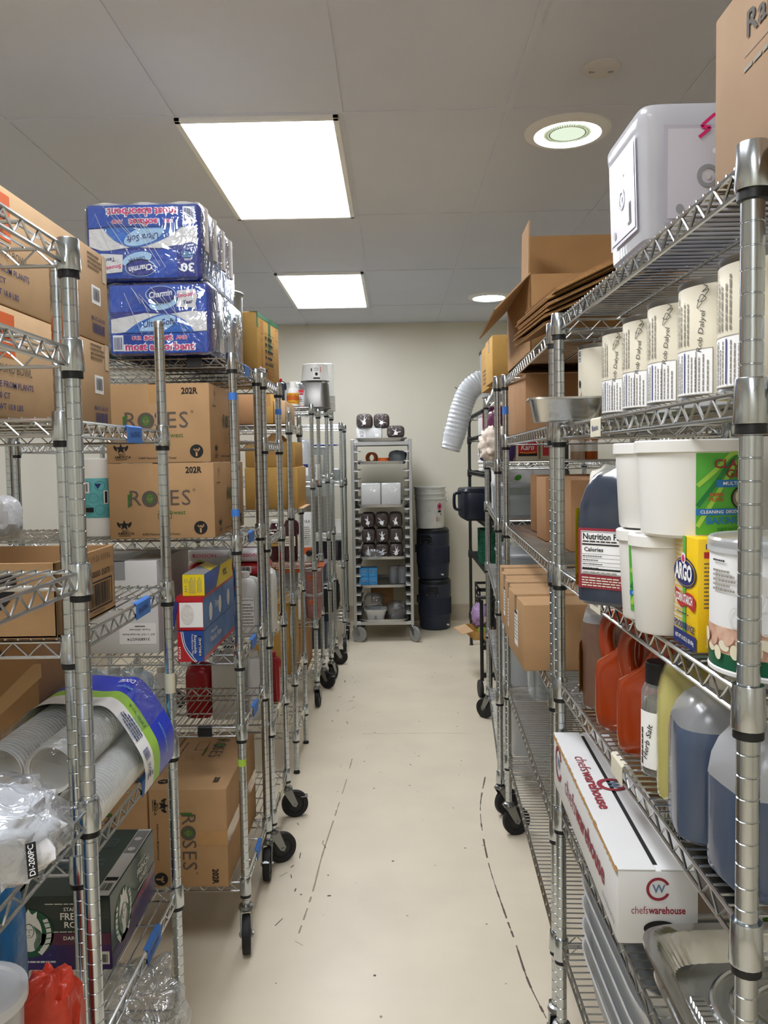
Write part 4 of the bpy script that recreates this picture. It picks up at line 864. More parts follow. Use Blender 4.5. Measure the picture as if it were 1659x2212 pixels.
# green taped carton
t, fc, hx, hy, h = carton('shipping_carton', 'mustard carton sealed with green tape, standing high behind the stockpot', 'box', -.74, -.50, 3.19, 3.54, deck(1.836), 2.118, 'card_gold', rot=-.10, tape=None)
t.location.x = -.633
b = MB(); e = .0008
for (a0, a1, c0, c1, z0, z1) in ((-.025, .025, -hy-e, hy+e, h-.001, h+e), (hx-.03, hx+e, -hy-e, hy+e, h-.001, h+e), (hx-.001, hx+e, -hy, hy, h-.018, h+e), (hx-.001, hx+e, -hy, -hy+.02, h-.06, h+e), (hx-.001, hx+e, .0, .035, h-.14, h+e)): b.box(a0, a1, c0, c1, z0, z1)
b.build('tape_strip', 'green_tape', t)
p = Print(); F = fc['right']
p.frame(F, -.125, .06, -.085, .11, .003, 'ink_rust'); p.line(F, [(-.105, .07), (-.105, .10)], .004, 'ink_rust'); p.ring(F, -.105, .03, .01, .013, 'ink_rust', a0=0, a1=180); p.text(F, 'FRAGILE', -.105, -.035, .02, 'ink_rust', .01, rot=90, w=.09); p.frame(F, .12, .06, .155, .11, .003, 'ink_rust'); p.text(F, 'HANDLE', .137, -.02, .02, 'ink_rust', .01, rot=90, w=.1)
for k in range(7): p.line(F, [(-.06, .07-k*.028), (.08, .07-k*.028)], .0015, 'ink')
p.line(F, [(-.06, .07), (-.06, -.1)], .0015, 'ink'); p.line(F, [(.08, .07), (.08, -.1)], .0015, 'ink'); p.line(F, [(-.02, .07), (-.02, -.1)], .0015, 'ink'); p.dashes(F, -.055, -.095, -.025, .065, 6, 'ink'); p.dashes(F, -.015, -.04, .07, .065, 4, 'ink'); p.bars(F, -.015, -.06, .07, -.045, 'ink', 14)
p.rect(F, -.15, -.135, -.06, -.075, 'ink_white'); p.dashes(F, -.145, -.13, -.065, -.08, 5, 'ink', lay=3); p.text(F, 'HANDLE WITH', .02, -.085, .016, 'ink_rust', .01, w=.10); p.text(F, 'CARE', .0, -.108, .016, 'ink_rust', .01, w=.05); p.build(t)
# golden cartons on the footed rack
def gold(label, x0, x1, y0, y1, z0, z1, tape='y', grp=None, m='card_gold', **k): return carton('shipping_carton', label, 'box', x0, x1, y0, y1, z0, z1, m, tape=tape, group=grp, **k)
gold('dark golden carton on top of the footed rack, under the towel cartons level', -.80, -.645, 3.84, 4.2, deck(1.697), 1.848, None, None, 'card_tan'); gold('small golden carton on top of the footed rack, tape on its end', -.643, -.572, 3.83, 4.15, deck(1.697), 1.85, 'y')
t, fc, hx, hy, h = gold('pale carton with a white sticker at the corner of the footed rack top', -.569, -.515, 3.84, 4.2, deck(1.697), 1.815, None, None, 'card_pale'); p = Print(); F = fc['right']; p.rect(F, -.14, -.03, -.03, .03, 'ink_white'); p.bars(F, -.12, -.02, -.07, .01, 'ink_navy', 8, 3); p.build(t)
gold('upper golden carton of two on the middle shelf of the footed rack', -.715, -.474, 3.85, 4.17, 1.4975, 1.617, 'y')
t, fc, hx, hy, h = gold('lower golden carton with one flap open, on the middle shelf of the footed rack', -.719, -.464, 3.845, 4.215, deck(1.287), 1.496, 'y')
MB().box(0, .15, -.17, .17, -.002, .002, 0, .001).build('flap', 'card_pale', t); f_ = t.children[-1]; f_.location = (hx, 0.0, h-.003); f_.rotation_euler = (0, -.72, 0)
t, fc, hx, hy, h = gold('big golden carton with a torn white label, low on the footed rack', -.695, -.518, 3.83, 4.2, deck(.478), .838, None); p = Print(); p.poly(fc['right'], [(-.16, .09), (-.13, .14), (-.10, .1), (-.10, -.02), (-.14, -.08), (-.13, -.02), (-.165, .02)], 'ink_white'); p.build(t)
for i, x in enumerate((-.61, -.72)): cyl_tub('clear_cup_stack', ['stack of clear plastic lids nearer the aisle on the footed rack', 'stack of clear plastic lids farther from the aisle on the footed rack'][i], 'lids', x, 3.98, deck(.873), .036, .045, .09, 'tub_clear', 'tub_clear')
# top of the tub rack
t = thing('syrup_bottle', 'white bottle with an amber label on the honey bottle shelf top', 'bottle', (-.607, 4.885, deck(1.845)))
MB().lathe([(.034, 0), (.037, .004), (.037, .085), (.033, .105), (.02, .118), (.019, .122)], 28).build('bottle', 'white_hdpe', t); MB().lathe([(.021, .118), (.021, .150), (.019, .152)], 24).build('cap', 'white_plastic', t); MB().lathe([(.0374, .016), (.0376, .082)], 28, caps=(0, 0)).build('label', 'orange_label', t)
p = Print(.0006); F = cyl(0, 0, .05, .0378, -90); p.rect(F, -.05, -.012, .05, .016, 'orange', 1, 8); p.text(F, 'Golden Syrup', 0, .022, .011, 'ink_soft', .01, w=.05); p.dashes(F, -.03, -.028, .03, -.02, 1, 'ink_soft'); p.build(t)
t, fc, hx, hy, h = carton('cornstarch_box', 'small white and red box right behind the amber-labelled bottle', 'box', -.592, -.545, 4.93, 5.0, deck(1.845), 1.96, 'white_card', tape=None, ch=.002); p = Print(); F = fc['front']; p.rect(F, -hx, h*.32, hx, h*.5, 'red_box', 1); p.rect(F, -.004, h*.2, hx*.9, h*.3, 'ink_maroon', 1); p.frame(F, -.016, -h*.3, hx*.85, h*.14, .0012, 'ink_slate'); p.dashes(F, -.01, -h*.2, .016, h*.08, 3, 'ink'); p.rect(F, -.01, -h*.46, hx, -h*.42, 'red_box', 1); p.build(t)
t = jug('black_jug', 'black jug with red cap at the corner of the footed rack, behind the mustard carton', 'jug', -.695, 4.93, deck(1.845), .035, .045, .17, 'soy', 0, 'red_plastic', sh=.75)
bagthing('clear_bag', 'puffed clear bag behind the amber-labelled bottle', 'bag', -.63, 5.15, deck(1.845), (.075, .07, .09), 'bag_film', 31, .08, 6)
t = thing('steel_tub', 'upturned stainless steel tub on the rack top, dull brushed sides', 'tub', (-.525, 5.36, deck(1.86)))
b = MB(); b.loft([rr(.108, .10, 0, 4), rr(.112, .104, .003, 4), rr(.108, .10, .008, 4), rr(.098, .092, .165, 4), rr(.088, .082, .178, 4), rr(.04, .04, .18, 3)]); b.build('tub', 'steel', t)
t = thing('white_bucket', 'white bucket standing upside down on the steel tub', 'bucket', (-.515, 5.36, deck(1.86)+.181)); MB().lathe([(.094, 0), (.096, .004), (.092, .012), (.082, .110), (.078, .114), (.02, .114)], 40).build('bucket', 'white_plastic', t)
p = Print(.0008); F = cyl(0, 0, .06, .0885, -80, -.1); p.rect(F, -.018, -.04, .024, .03, 'ink_white', 1, 4); p.dashes(F, -.014, .0, .02, .027, 4, 'ink_grey'); p.rect(F, -.018, -.05, .024, -.04, 'ink', 2, 4); p.ell(F, .002, -.018, .009, .011, 'ink_black', 2); p.rect(F, .028, -.005, .032, .03, 'red_box', 2); p.rect(F, -.034, .0, -.026, .02, 'ink', 2); p.build(t)
t = thing('lid_stack', 'leaning white stack of plastic lids and pails behind the steel tub', 'lids', (-.475, 5.67, deck(1.86))); b = MB(); pr = [(.07, 0)]
for k in range(10): pr += [(.066, k*.011+.002), (.070, k*.011+.005), (.070, k*.011+.009)]
pr += [(.064, .12), (.062, .33), (.05, .335)]; b.lathe(pr, 30).build('lids', 'white_plastic', t)
# middle shelves of tub rack
t = jug('water_jug', 'clear gallon water jug beside the golden carton flap', 'jug', -.575, 4.96, deck(1.395), .060, .060, .275, 'jug_milk', 0, 'white_plastic', e=4, sh=.6); p = Print(.0008); F = flat((0, -.060, .06), (1, 0, 0), (0, 0, 1)); p.rect(F, -.05, -.03, .05, .04, 'ink_white', 1); p.rect(F, -.05, .02, .05, .04, 'ink_navy', 2); p.text(F, 'N WOI', 0, .03, .014, 'ink_white', .01, lay=3); p.dashes(F, -.04, -.025, .02, .015, 4, 'ink_grey'); p.build(t, 'label')
t, fc, hx, hy, h = carton('small_carton', 'small pale grey carton with fine print right of the water jug', 'box', -.51, -.47, 4.90, 5.1, deck(1.395), 1.50, 'white_card', tape=None, ch=.002); p = Print(); p.dashes(fc['front'], -hx*.8, .0, hx*.8, h*.4, 5, 'ink_grey'); p.bars(fc['front'], -hx*.5, -h*.3, hx*.5, -h*.1, 'ink', 7); p.build(t)
for i, (x, lb) in enumerate(((-.735, 'dark red juice jug farther from the aisle, with yellow label'), (-.645, 'dark red juice jug with white cap nearer the aisle'))):
    t = jug('juice_jug', lb, 'jug', x, 4.93, deck(.895), .042, .05, .28-.02*(1-i), 'juice', 0, 'white_plastic', e=3, sh=.7, capr=.032, neck=.026, handle=True, group='juice jugs')
    p = Print(.0008); F = flat((0, -.056, .13), (1, 0, 0), (0, 0, 1)); p.rect(F, -.03, -.03, .035, .03, 'card_gold' if i == 0 else 'label_cream', 1); p.dashes(F, -.025, -.02, .03, .02, 3, 'ink_soft'); p.build(t, 'label')
t, fc, hx, hy, h = carton('vanilla_box', 'tall white bag-in-box with ULA printed on it and an orange band', 'box', -.565, -.508, 4.88, 5.05, deck(.895), 1.20, 'white_card', tape=None, ch=.002); p = Print(); F = fc['front']; p.text(F, 'ULA', 0, h*.34, .024, 'ink', .01, w=.036); p.dashes(F, -hx*.7, -h*.15, hx*.7, h*.24, 9, 'ink_grey'); p.rect(F, -hx, -h*.34, hx, -h*.2, 'ink_orange', 1); p.ell(F, -.01, .0, .005, .004, 'ink_black'); p.build(t)
b = MB(); b.lathe([(.019, 0), (.019, .02), (.014, .022), (.014, .032)], 16, M=Matrix.Translation((.01, -hy, .055)) @ Matrix.Rotation(PI/2, 4, 'X')); b.build('spout', 'black', t)
# tubs with orange stickers
for i, (z, lb) in enumerate(((deck(.535), 'lower round tub of pink relish with orange sticker'), (deck(.535)+.156, 'upper round tub of pink relish with orange sticker'))):
    t = cyl_tub('deli_tub', lb, 'tub', -.515, 4.96, z, .048, .053, .155, 'pink_mush', 'tub_frost', .004, 'orange-stickered tubs'); p = Print(.001); p.rect(cyl(0, 0, .10, .0535, -95), -.018, -.008, .012, .014, 'ink_orange', 1, 4); p.text(cyl(0, 0, .10, .0535, -95), 'APR', -.003, .003, .012, 'ink', .01); p.build(t, 'sticker')
for i, (x, z, lb) in enumerate(((-.61, deck(.535), 'white tapered cup tub with orange sticker, left of the relish tubs'),)):
    t = cyl_tub('deli_tub', lb, 'tub', x, 4.92, z, .032, .042, .145, 'white_plastic', 'tub_frost', .003); p = Print(.001); p.rect(cyl(0, 0, .11, .0425, -100), -.016, -.008, .010, .012, 'ink_orange', 1, 4); p.build(t, 'sticker')
t = thing('sauce_pan', 'shallow rust-brown tray with a pale lid under the juice jugs', 'tray', (-.64, 5.0, deck(.535)+.001)); t.location = (-.66, 5.06, .828); b = MB(); b.loft([rr(.20, .12, 0, 5), rr(.21, .13, .03, 5), rr(.215, .135, .035, 5)]); b.build('tray', 'orange', t)
t2 = cyl_tub('food_bin', 'wide grey lidded bin supporting the rust-brown tray', 'bin', -.72, 5.07, deck(.535), .09, .10, .285, 'grey_plastic', 'tub_frost')
# tub rack neighbour: clear bins
def clear_bin(label, x0, x1, y0, y1, z0, z1, lid='tub_frost', body='tub_clear', cont=None, cm='peach', nm='clear_bin'):
    hx, hy, h = (x1-x0)/2, (y1-y0)/2, z1-z0; t = thing(nm, label, 'bin', ((x0+x1)/2, (y0+y1)/2, z0))
    b = MB(); b.loft([rr(hx*.90, hy*.93, 0, 8, 36), rr(hx*.93, hy*.95, .004, 8, 36), rr(hx*.98, hy*.985, h-.012, 8, 36), rr(hx, hy, h-.010, 8, 36), rr(hx, hy, h, 8, 36), rr(hx*.97, hy*.975, h, 8, 36), rr(hx*.95, hy*.96, h-.012, 8, 36), rr(hx*.905, hy*.93, .006, 8, 36)]); b.build('bin', body, t)
    if lid: MB().loft([rr(hx*1.01, hy*1.01, h-.010, 8, 36), rr(hx*1.02, hy*1.02, h-.002, 8, 36), rr(hx*.98, hy*.98, h+.006, 8, 36), rr(hx*.5, hy*.5, h+.007, 6, 36)]).build('lid', lid, t)
    if cont: MB().loft([rr(hx*.86, hy*.90, .008, 7, 32), rr(hx*.92, hy*.94, h*cont, 7, 32), rr(hx*.6, hy*.6, h*cont+.008, 5, 32)]).build('contents', cm, t)
    return t
clear_bin('tall clear bin of pale pink food on the rack behind the tub rack', -.64, -.43, 5.47, 5.85, deck(1.022), 1.375, cont=.72)
carton('small_carton', 'cream carton on the third rack from the far wall, upper shelf', 'box', -.60, -.50, 5.5, 5.7, deck(1.414), 1.56, 'cream_box', tape=None)
MB()
t = thing('cutting_board', 'dark blue board lying across the far rack shelf', 'board', (-.60, 6.5, 1.638)); MB().box(-.15, .15, -.12, .12, 0, .014, 0, .003).build('board', 'pack_navy', t)
clear_bin('clear lidded bin standing under the blue board on the far rack', -.72, -.52, 6.38, 6.62, deck(1.354), 1.63, cont=.6, cm='cream_box')
clear_bin('low clear bin by the aisle post on the far rack', -.50, -.425, 6.4, 6.65, deck(1.354), 1.45)
t = thing('black_tub', 'large black tub on the far rack, holding up white cups', 'tub', (-.535, 6.5, deck(.711))); MB().loft([rr(.10, .12, 0, 6), rr(.105, .125, .005, 6), rr(.118, .14, .15, 6), rr(.124, .146, .152, 6), rr(.124, .146, .158, 6), rr(.06, .06, .158, 5)]).build('tub', 'soy', t)
t = thing('cup_stack', 'stack of white cups standing on the black tub', 'cups', (-.46, 6.45, deck(.711)+.159)); pr = [(.036, 0)]
for k in range(7): pr += [(.034, k*.009+.001), (.0375, k*.009+.004), (.0375, k*.009+.007)]
pr += [(.033, .07), (.029, .165), (.02, .166)]; MB().lathe(pr, 26).build('cups', 'white_plastic', t)
clear_bin('blue-grey bin low down on the rack before the far rack', -.62, -.47, 5.5, 5.8, deck(.2), .40, body='soy_blue', lid=None)
clear_bin('blue lidded tub on the rack before the far rack, above the floor bin', -.60, -.475, 5.5, 5.8, deck(.674), .80, body='soy_blue', lid='pack_navy')
bagthing('black_bag', 'black bag with red edge on the lowest shelf of the far rack', 'bag', -.56, 6.5, deck(.277), (.10, .12, .15), 'black', 41, .08)
gold('brown carton on the lowest shelves between footed rack and tub rack', -.80, -.56, 4.9, 5.25, deck(.205), .48, None, None, 'card_tan')
# ================================================================== RIGHT SIDE, NEAREST RACK
# --- top shelf
t, fc, hx, hy, h = carton('shipping_carton', 'tall tan carton printed Ramekins on the nearest top shelf, touching the frame edge', 'box', .409, .80, .62, 1.03, deck(1.848), 2.066, 'card_dusk', tape=None)
p = Print(); F = fc['left']; p.rect(F, .01, -h/2, .058, h/2, 'tape', 1); p.text(F, 'Ramekins', -.02, h*.24, .040, 'ink_pencil', .012, w=.185, lay=3); p.text(F, 'Stoneware Collection', -.035, h*.40, .014, 'ink_grey', 0, w=.14); p.line(F, [(-.12, h*.10), (.12, h*.10)], .0012, 'ink_grey'); p.dashes(F, -.12, h*.0, .03, h*.05, 1, 'ink_grey')
p.ring(F, .02, -h*.14, .058, .060, 'ink_brown', asp=.42); p.ring(F, .02, -h*.14, .050, .0515, 'ink_brown', asp=.36)
p.line(F, smooth([(-.04, -h*.16), (-.036, -h*.34), (-.015, -h*.47)], 6), .0016, 'ink_brown'); p.line(F, smooth([(.08, -h*.16), (.076, -h*.34), (.055, -h*.47)], 6), .0016, 'ink_brown')
for k in range(6): p.line(F, [(-.025+k*.018, -h*.30), (-.02+k*.016, -h*.47)], .0010, 'ink_grey')
p.build(t)
def storage_bin(label, x0, x1, y0, y1, z0, z1):
    """big frosted food box with moulded panels on its sides"""
    hx, hy, h = (x1-x0)/2, (y1-y0)/2, z1-z0; t = thing('storage_bin', label, 'bin', ((x0+x1)/2, (y0+y1)/2, z0))
    R = [rr(hx*k, hy*k, z, 12, 60) for k, z in ((.93, 0), (.955, .004), (.96, .012), (.99, h-.03), (1.0, h-.026), (1.012, h-.016), (1.012, h-.006), (.995, h), (.96, h-.002))]
    MB().loft(R).build('bin', 'frost_clear', t)
    for F, w_, tilt in ((flat((-hx*.985-.001, 0, h*.48), (0, -1, 0), (-.028, 0, 1)), hy*.70, 0), (flat((0, -hy*.985-.001, h*.48), (1, 0, 0), (0, -.02, 1)), hx*.80, 0)):
        p = Print(.0012); q = h*.36; q2 = w_
        p.rect(F, -w_, -q, w_, q, 'bin_line', 1); p.rect(F, -w_+.006, -q+.006, w_-.006, q-.006, 'frost', 2)
        cx = 0 if w_ < .09 else -w_*.48
        p.ring(F, cx, -h*.02, h*.055, h*.085, 'grey_plastic', 3); p.ell(F, cx, -h*.02, h*.022, h*.028, 'smoke_white', 3); p.rect(F, cx+.030, -q*.75, cx+.048, -q*.25, 'grey_plastic', 3); p.rect(F, cx+.033, -q*.72, cx+.045, -q*.28, 'smoke_white', 4); p.ell(F, cx-.042, -q*.72, h*.03, h*.035, 'grey_plastic', 3); p.ell(F, cx+.01, q*.45, h*.02, h*.02, 'ink_white', 3); p.build(t, 'moulded_panel')
    p = Print(.002); F = flat((-hx*.45, -hy*.99, h*.85), (1, 0, 0), (0, 0, 1)); p.line(F, smooth([(.02, .012), (.0, -.006), (.012, -.008), (-.004, -.022)], 5), .005, 'ink_pink'); p.build(t, 'red_mark'); return t
storage_bin('big frosted storage bin with round moulded marks, left of the Ramekins carton', .382, .70, 1.235, 1.445, deck(1.848), 2.055)
# --- big cans
def big_can(label, x, y, kind, a0=-152):
    z = deck(1.597); r_, h = .0715, .178
    t = thing('food_can', label, 'can', (x, y, z), 0, 'big cans on the second shelf')
    MB().lathe([(r_*.97, 0), (r_*1.02, .002), (r_*1.02, .006), (r_, .009)] + [(r_, h-.009), (r_*1.02, h-.006), (r_*1.02, h-.001), (r_*.985, h), (r_*.96, h-.005), (.01, h-.005)], 44).build('can_body', 'chrome_dark', t)
    MB().lathe([(r_+.0004, .010), (r_+.0006, .0105), (r_+.0006, h-.0105), (r_+.0004, h-.010)], 44, caps=(0, 0)).build('paper_label', 'label_cream', t)
    p = Print(.0006); F = cyl(0, 0, h/2, r_+.0006, a0)
    if kind == 'B':
        p.rect(F, -.062, .045, -.045, .078, 'ink_white', 1, 3); p.bars(F, -.060, .05, -.047, .076, 'ink_black', 8, 2, True); p.text(F, 'B', .040, .058, .034, 'ink_white', .08, lay=2); p.text(F, 'B', .040, .058, .032, 'ink_ltblue', .02, lay=3); p.poly(F, [(-.062, -.055), (-.045, -.055), (-.045, -.018)], 'ink_red'); p.ell(F, -.053, .0, .005, .009, 'ink_black'); p.text(F, 'BEANS', .045, -.066, .022, 'ink_ltblue', .02)
    else:
        p.dashes(F, -.062, -.005, -.028, .072, 4, 'ink_grey', .4, vert=True, seed=kind); p.dashes(F, -.026, -.005, -.010, .072, 2, 'ink_grey', .4, vert=True, seed=kind+9)
        # handwriting
        s = [(.008, .0), (.004, .014), (.012, .018), (.009, .004), (.016, .012)]
        p.text(F, 'Rob Dalyel', .010, .012, .012, 'ink_pencil', 0, w=.058, rot=84, shear=.2); sig = smooth([(.012, .052), (.004, .046), (.010, .064), (.018, .058), (.010, .054), (.022, .070), (.012, .068), (.020, .074), (.014, .078)], 5); p.line(F, sig, .0011, 'ink_pencil'); p.ell(F, .005, .057, .0012, .0012, 'ink_slate')
        p.rect(F, -.064, -.078, .028, -.012, 'ink_white', 1, 8); p.frame(F, -.064, -.078, .028, -.012, .0008, 'ink_grey', 2, 8); p.dashes(F, -.060, -.074, -.026, -.016, 5, 'ink_grey', .4, vert=True); p.rect(F, -.022, -.074, -.0195, -.016, 'ink_navy', 3); p.dashes(F, -.016, -.074, .024, -.018, 6, 'ink_grey', .35, vert=True, seed=2); p.rect(F, .002, -.074, .0032, -.016, 'ink_brown', 3)
        p.dashes(F, .040, -.074, .052, .03, 2, 'ink_brown', .6, vert=True)
    p.build(t)
ys = [1.655, 1.507, 1.359, 1.211, 1.063, .915]
nm = ['cream can right of the foil loaf pan, farthest of the handwritten row', 'cream handwritten can second from the foil pan', 'cream handwritten can in the middle of the row, third from the foil pan', 'cream handwritten can fourth from the foil pan', 'cream can partly hidden behind the near post, left of it', 'cream can just right of the near rack post']
for i, y in enumerate(ys): big_can(nm[i], .505, y, i+1)
big_can('cream can with a big blue letter B and red triangle', .505, 1.87, 'B', -130)
# --- foil loaf pan
def foil_pan(name, label, x, y, z, lx, ly, h, rot=0, m='foil', ribs=True, oval=False):
    t = thing(name, label, 'foil pan', (x, y, z), rot); hx, hy = lx/2, ly/2
    def wav(hx_, hy_, z_, k): 
        r_ = rr(hx_, hy_, z_, 7, 96); return [(a*(1+(.006 if i % 2 else -.006)*k), b*(1+(.01 if i % 2 else -.01)*k), c) for i, (a, b, c) in enumerate(r_)]
    R = [wav(hx*.80, hy*.76, 0, 0), wav(hx*.82, hy*.78, .003, .5), wav(hx*.92, hy*.90, h-.004, 1), wav(hx*.93, hy*.91, h-.003, 0), wav(hx, hy, h, 0), wav(hx*1.005, hy*1.005, h-.003, 0), wav(hx*1.0, hy*1.0, h+.0012, 0), wav(hx*.925, hy*.905, h-.0015, 0), wav(hx*.912, hy*.892, h-.004, 1), wav(hx*.81, hy*.77, .0045, .5), wav(hx*.75, hy*.70, .0035, 0)]
    MB().loft(R).build('pan', m, t)
    if oval:
        b = MB()
        for k in (.26, .42, .58, .74): b.tube([(hy*k*1.15*math.cos(a*PI/24)-.02, hy*k*math.sin(a*PI/24), .004) for a in range(49)], .005, 8)
        for sx in (-1, 1):
            for j in range(-3, 4): b.tube([(sx*hx*.78, j*hy*.07-hy*.0, .005), (sx*hx*.70, j*hy*.07, .005)], .004, 6)
        b.build('embossed_ribs', m, t)
    return t
foil_pan('loaf_pan', 'small foil loaf pan jutting out over the aisle in front of the cans', .383, 1.787, deck(1.597), .165, .088, .052, -.06)
# --- third shelf
S3 = deck(1.257)
t = thing('flour_bag', 'white paper flour bag standing behind the dark sauce jug', 'bag', (.462, 1.68, S3)); MB().loft(blob((.055, .045, .125), 4, .05, 5, 17, 32, 20)).build('bag', 'flour_bag', t)
p = Print(.003); F = flat((-.052, -.02, .12), (-.35, -.9, 0) if False else (.45, -.9, 0), (0, 0, 1)); p.text(F, 'FLOUR', .0, -.03, .022, 'ink_soft', .01, w=.06); p.text(F, 'Nutcrack', .0, .0, .012, 'ink_rust', .01, w=.05); p.ell(F, .005, -.075, .012, .02, 'lab_dkgreen'); p.ring(F, .0, .03, .008, .010, 'ink', asp=.7); p.line(F, [(-.015, .045), (0, .036), (.015, .046)], .0015, 'ink'); p.build(t)
# dark sauce gallon
t = jug('sauce_jug', 'big dark soy-coloured gallon jug with a maroon nutrition label, over the shelf edge', 'jug', .406, 1.437, S3, .064, .058, .272, 'soy_dark', -.7, 'white_plastic', sh=.60, cap_x=.02, capr=.022, e=5, top_m='bottle_clear', fill=.86, hm='soy_dark')
p = Print(.0008); F = flat((-.0, -.0585, .085), (1, 0, 0), (0, 0, 1)); p.rect(F, -.052, -.055, .052, .052, 'ink_maroon', 1); p.rect(F, -.047, -.030, .047, .047, 'ink_white', 2); p.frame(F, -.046, -.029, .046, .046, .0009, 'ink_black', 3); p.text(F, 'Nutrition Facts', 0, .037, .015, 'ink_black', .02, w=.085, lay=3)
p.rect(F, -.044, .022, .044, .0245, 'ink_black', 3); p.text(F, 'Calories', -.022, .014, .010, 'ink_black', .02, w=.036, lay=3); p.text(F, '10', .036, .014, .014, 'ink_black', .03, lay=3); p.dashes(F, -.043, .026, .04, .031, 1, 'ink', lay=3)
for k in range(4): p.rect(F, -.044, .006-k*.007, .044, .0065-k*.007, 'ink', 3); p.dashes(F, -.043, .001-k*.007, -.005, .004-k*.007, 1, 'ink', lay=3, seed=k); p.text(F, '0%', .038, .0025-k*.007, .005, 'ink', .01, lay=3)
p.rect(F, -.044, -.022, .044, -.019, 'ink_black', 3); p.dashes(F, -.043, -.028, .04, -.024, 1, 'ink_grey', lay=3); p.dashes(F, -.045, -.052, .045, -.034, 4, 'label_cream', lay=2)
G = flat((-.0645, 0, .11), (0, -1, 0), (0, 0, 1)); p.rect(G, -.045, -.06, .045, .06, 'yellow', 1); p.rect(G, -.045, -.08, .045, -.06, 'orange_label', 1); p.text(G, 'SOY', 0, .02, .03, 'ink_maroon', .02); p.build(t, 'label')
# baking soda pails
def soda_label(t, R, z, a0, hh, wd, sl=0):
    p = Print(.0006); F = cyl(0, 0, z, R+.0006, a0, sl); n = 12; w_ = wd/2; q = hh/2
    p.rect(F, -w_, -q, w_, q, 'lab_green', 1, n)
    for k in range(3): p.line(F, smooth([(-w_+.002, q*(.2-.5*k)), (-w_*.6, q*(.55-.35*k)), (-w_*.2, q*(.95-.2*k)), (w_*.1, q*.98)], 6), .006, 'lab_lime' if k != 1 else 'lab_dkgreen', 2)
    p.text(F, 'CLABBER', 0, q*.72, hh*.15, 'ink_maroon', .02, w=wd*.62, lay=4); p.text(F, 'GIRL', 0, q*.48, hh*.14, 'ink_maroon', .02, w=wd*.34, lay=4)
    p.rect(F, -w_*.55, q*.16, w_*.75, q*.34, 'lab_blue', 3, n); p.text(F, 'MULTI-PURPOSE', w_*.1, q*.25, hh*.06, 'ink_white', .01, w=wd*.5, lay=4)
    p.ell(F, w_*.15, -q*.1, wd*.16, hh*.14, 'ink', 3); p.ell(F, w_*.15, -q*.1, wd*.145, hh*.125, 'ink_grey', 4); p.ell(F, w_*.05, -q*.1, wd*.06, hh*.08, 'label_cream', 5, rot=.4); p.text(F, '100%', -w_*.55, -q*.02, hh*.06, 'ink_rust', .03, w=wd*.17, lay=4); p.text(F, 'PURE', -w_*.55, -q*.14, hh*.06, 'ink_rust', .03, w=wd*.17, lay=4)
    p.rect(F, -w_, -q*.52, w_, -q*.36, 'lab_blue', 3, n); p.text(F, 'CLEANING  DEODORIZING  BAKING', 0, -q*.44, hh*.055, 'ink_white', .01, w=wd*.9, lay=4); p.text(F, 'BAKING SODA', 0, -q*.66, hh*.12, 'lab_blue', .03, w=wd*.78, lay=4); p.text(F, 'NET WT 5 LB (2.27kg)', w_*.1, -q*.88, hh*.06, 'lab_dkgreen', .03, w=wd*.6, lay=4); p.build(t, 'label')
tall = .145
t = cyl_tub('soda_pail', 'lower white pail with a green baking soda label, next to the dark sauce jug', 'pail', .412, 1.30, S3, .039, .046, tall, 'white_plastic', 'white_plastic', .004, 'white pails'); soda_label(t, .0425, .068, -80, .105, .10, .05)
t = cyl_tub('soda_pail', 'lower plain white pail left of the yellow starch box', 'pail', .405, 1.198, S3, .042, .049, tall+.002, 'white_plastic', 'white_plastic', .004, 'white pails')
t = cyl_tub('soda_pail', 'upper white pail, the farther one of the top layer', 'pail', .425, 1.328, S3+tall+.001, .050, .056, .138, 'white_plastic', 'white_plastic', .004, 'white pails')
t = cyl_tub('soda_pail', 'big upper white pail with a large green baking soda label', 'pail', .437, 1.168, S3+tall+.003, .074, .080, .137, 'white_plastic', 'white_plastic', .004, 'white pails', 52); soda_label(t, .0765, .062, -66, .112, .115, .04)
# starch box
t, fc, hx, hy, h = carton('starch_box', 'yellow corn starch box with a blue oval and red ribbon', 'box', .400, .482, 1.055, 1.14, S3, 1.417, 'argo_yellow', tape=None, ch=.0015, bodyname='box')
p = Print(.0005); F = fc['left']; w_ = hy
p.rect(F, -w_, -h/2, -w_*.25, h/2, 'ink_orange', 1) if False else None
for i in range(9):
    for j in range(22):
        p.ell(F, -w_*.96+j % 2*.002+i*.0042, -h*.42+j*h*.042, .0019, .0026, 'cream', 1, 7)
p.rect(F, -w_*.22, -h/2, w_*.06, h/2, 'lab_green', 2); p.rect(F, -w_, -h/2, w_, -h*.37, 'ink_navy', 3); p.text(F, 'NET WT 16 OZ (1 LB) 454g', 0, -h*.435, .008, 'ink_white', .02, w=w_*1.6, lay=4)
p.ell(F, .0, h*.17, w_*.98, h*.135, 'ink_navy', 3); p.ell(F, 0, h*.17, w_*.93, h*.122, 'argo_yellow', 4); p.ell(F, 0, h*.17, w_*.90, h*.115, 'ink_navy', 5); p.text(F, 'ARGO', 0, h*.17, .030, 'ink_white', .045, w=w_*1.5, lay=7); p.ell(F, 0, h*.30, .008, .008, 'ink_white', 7); p.ell(F, 0, h*.30, .005, .005, 'ink_pink', 8)
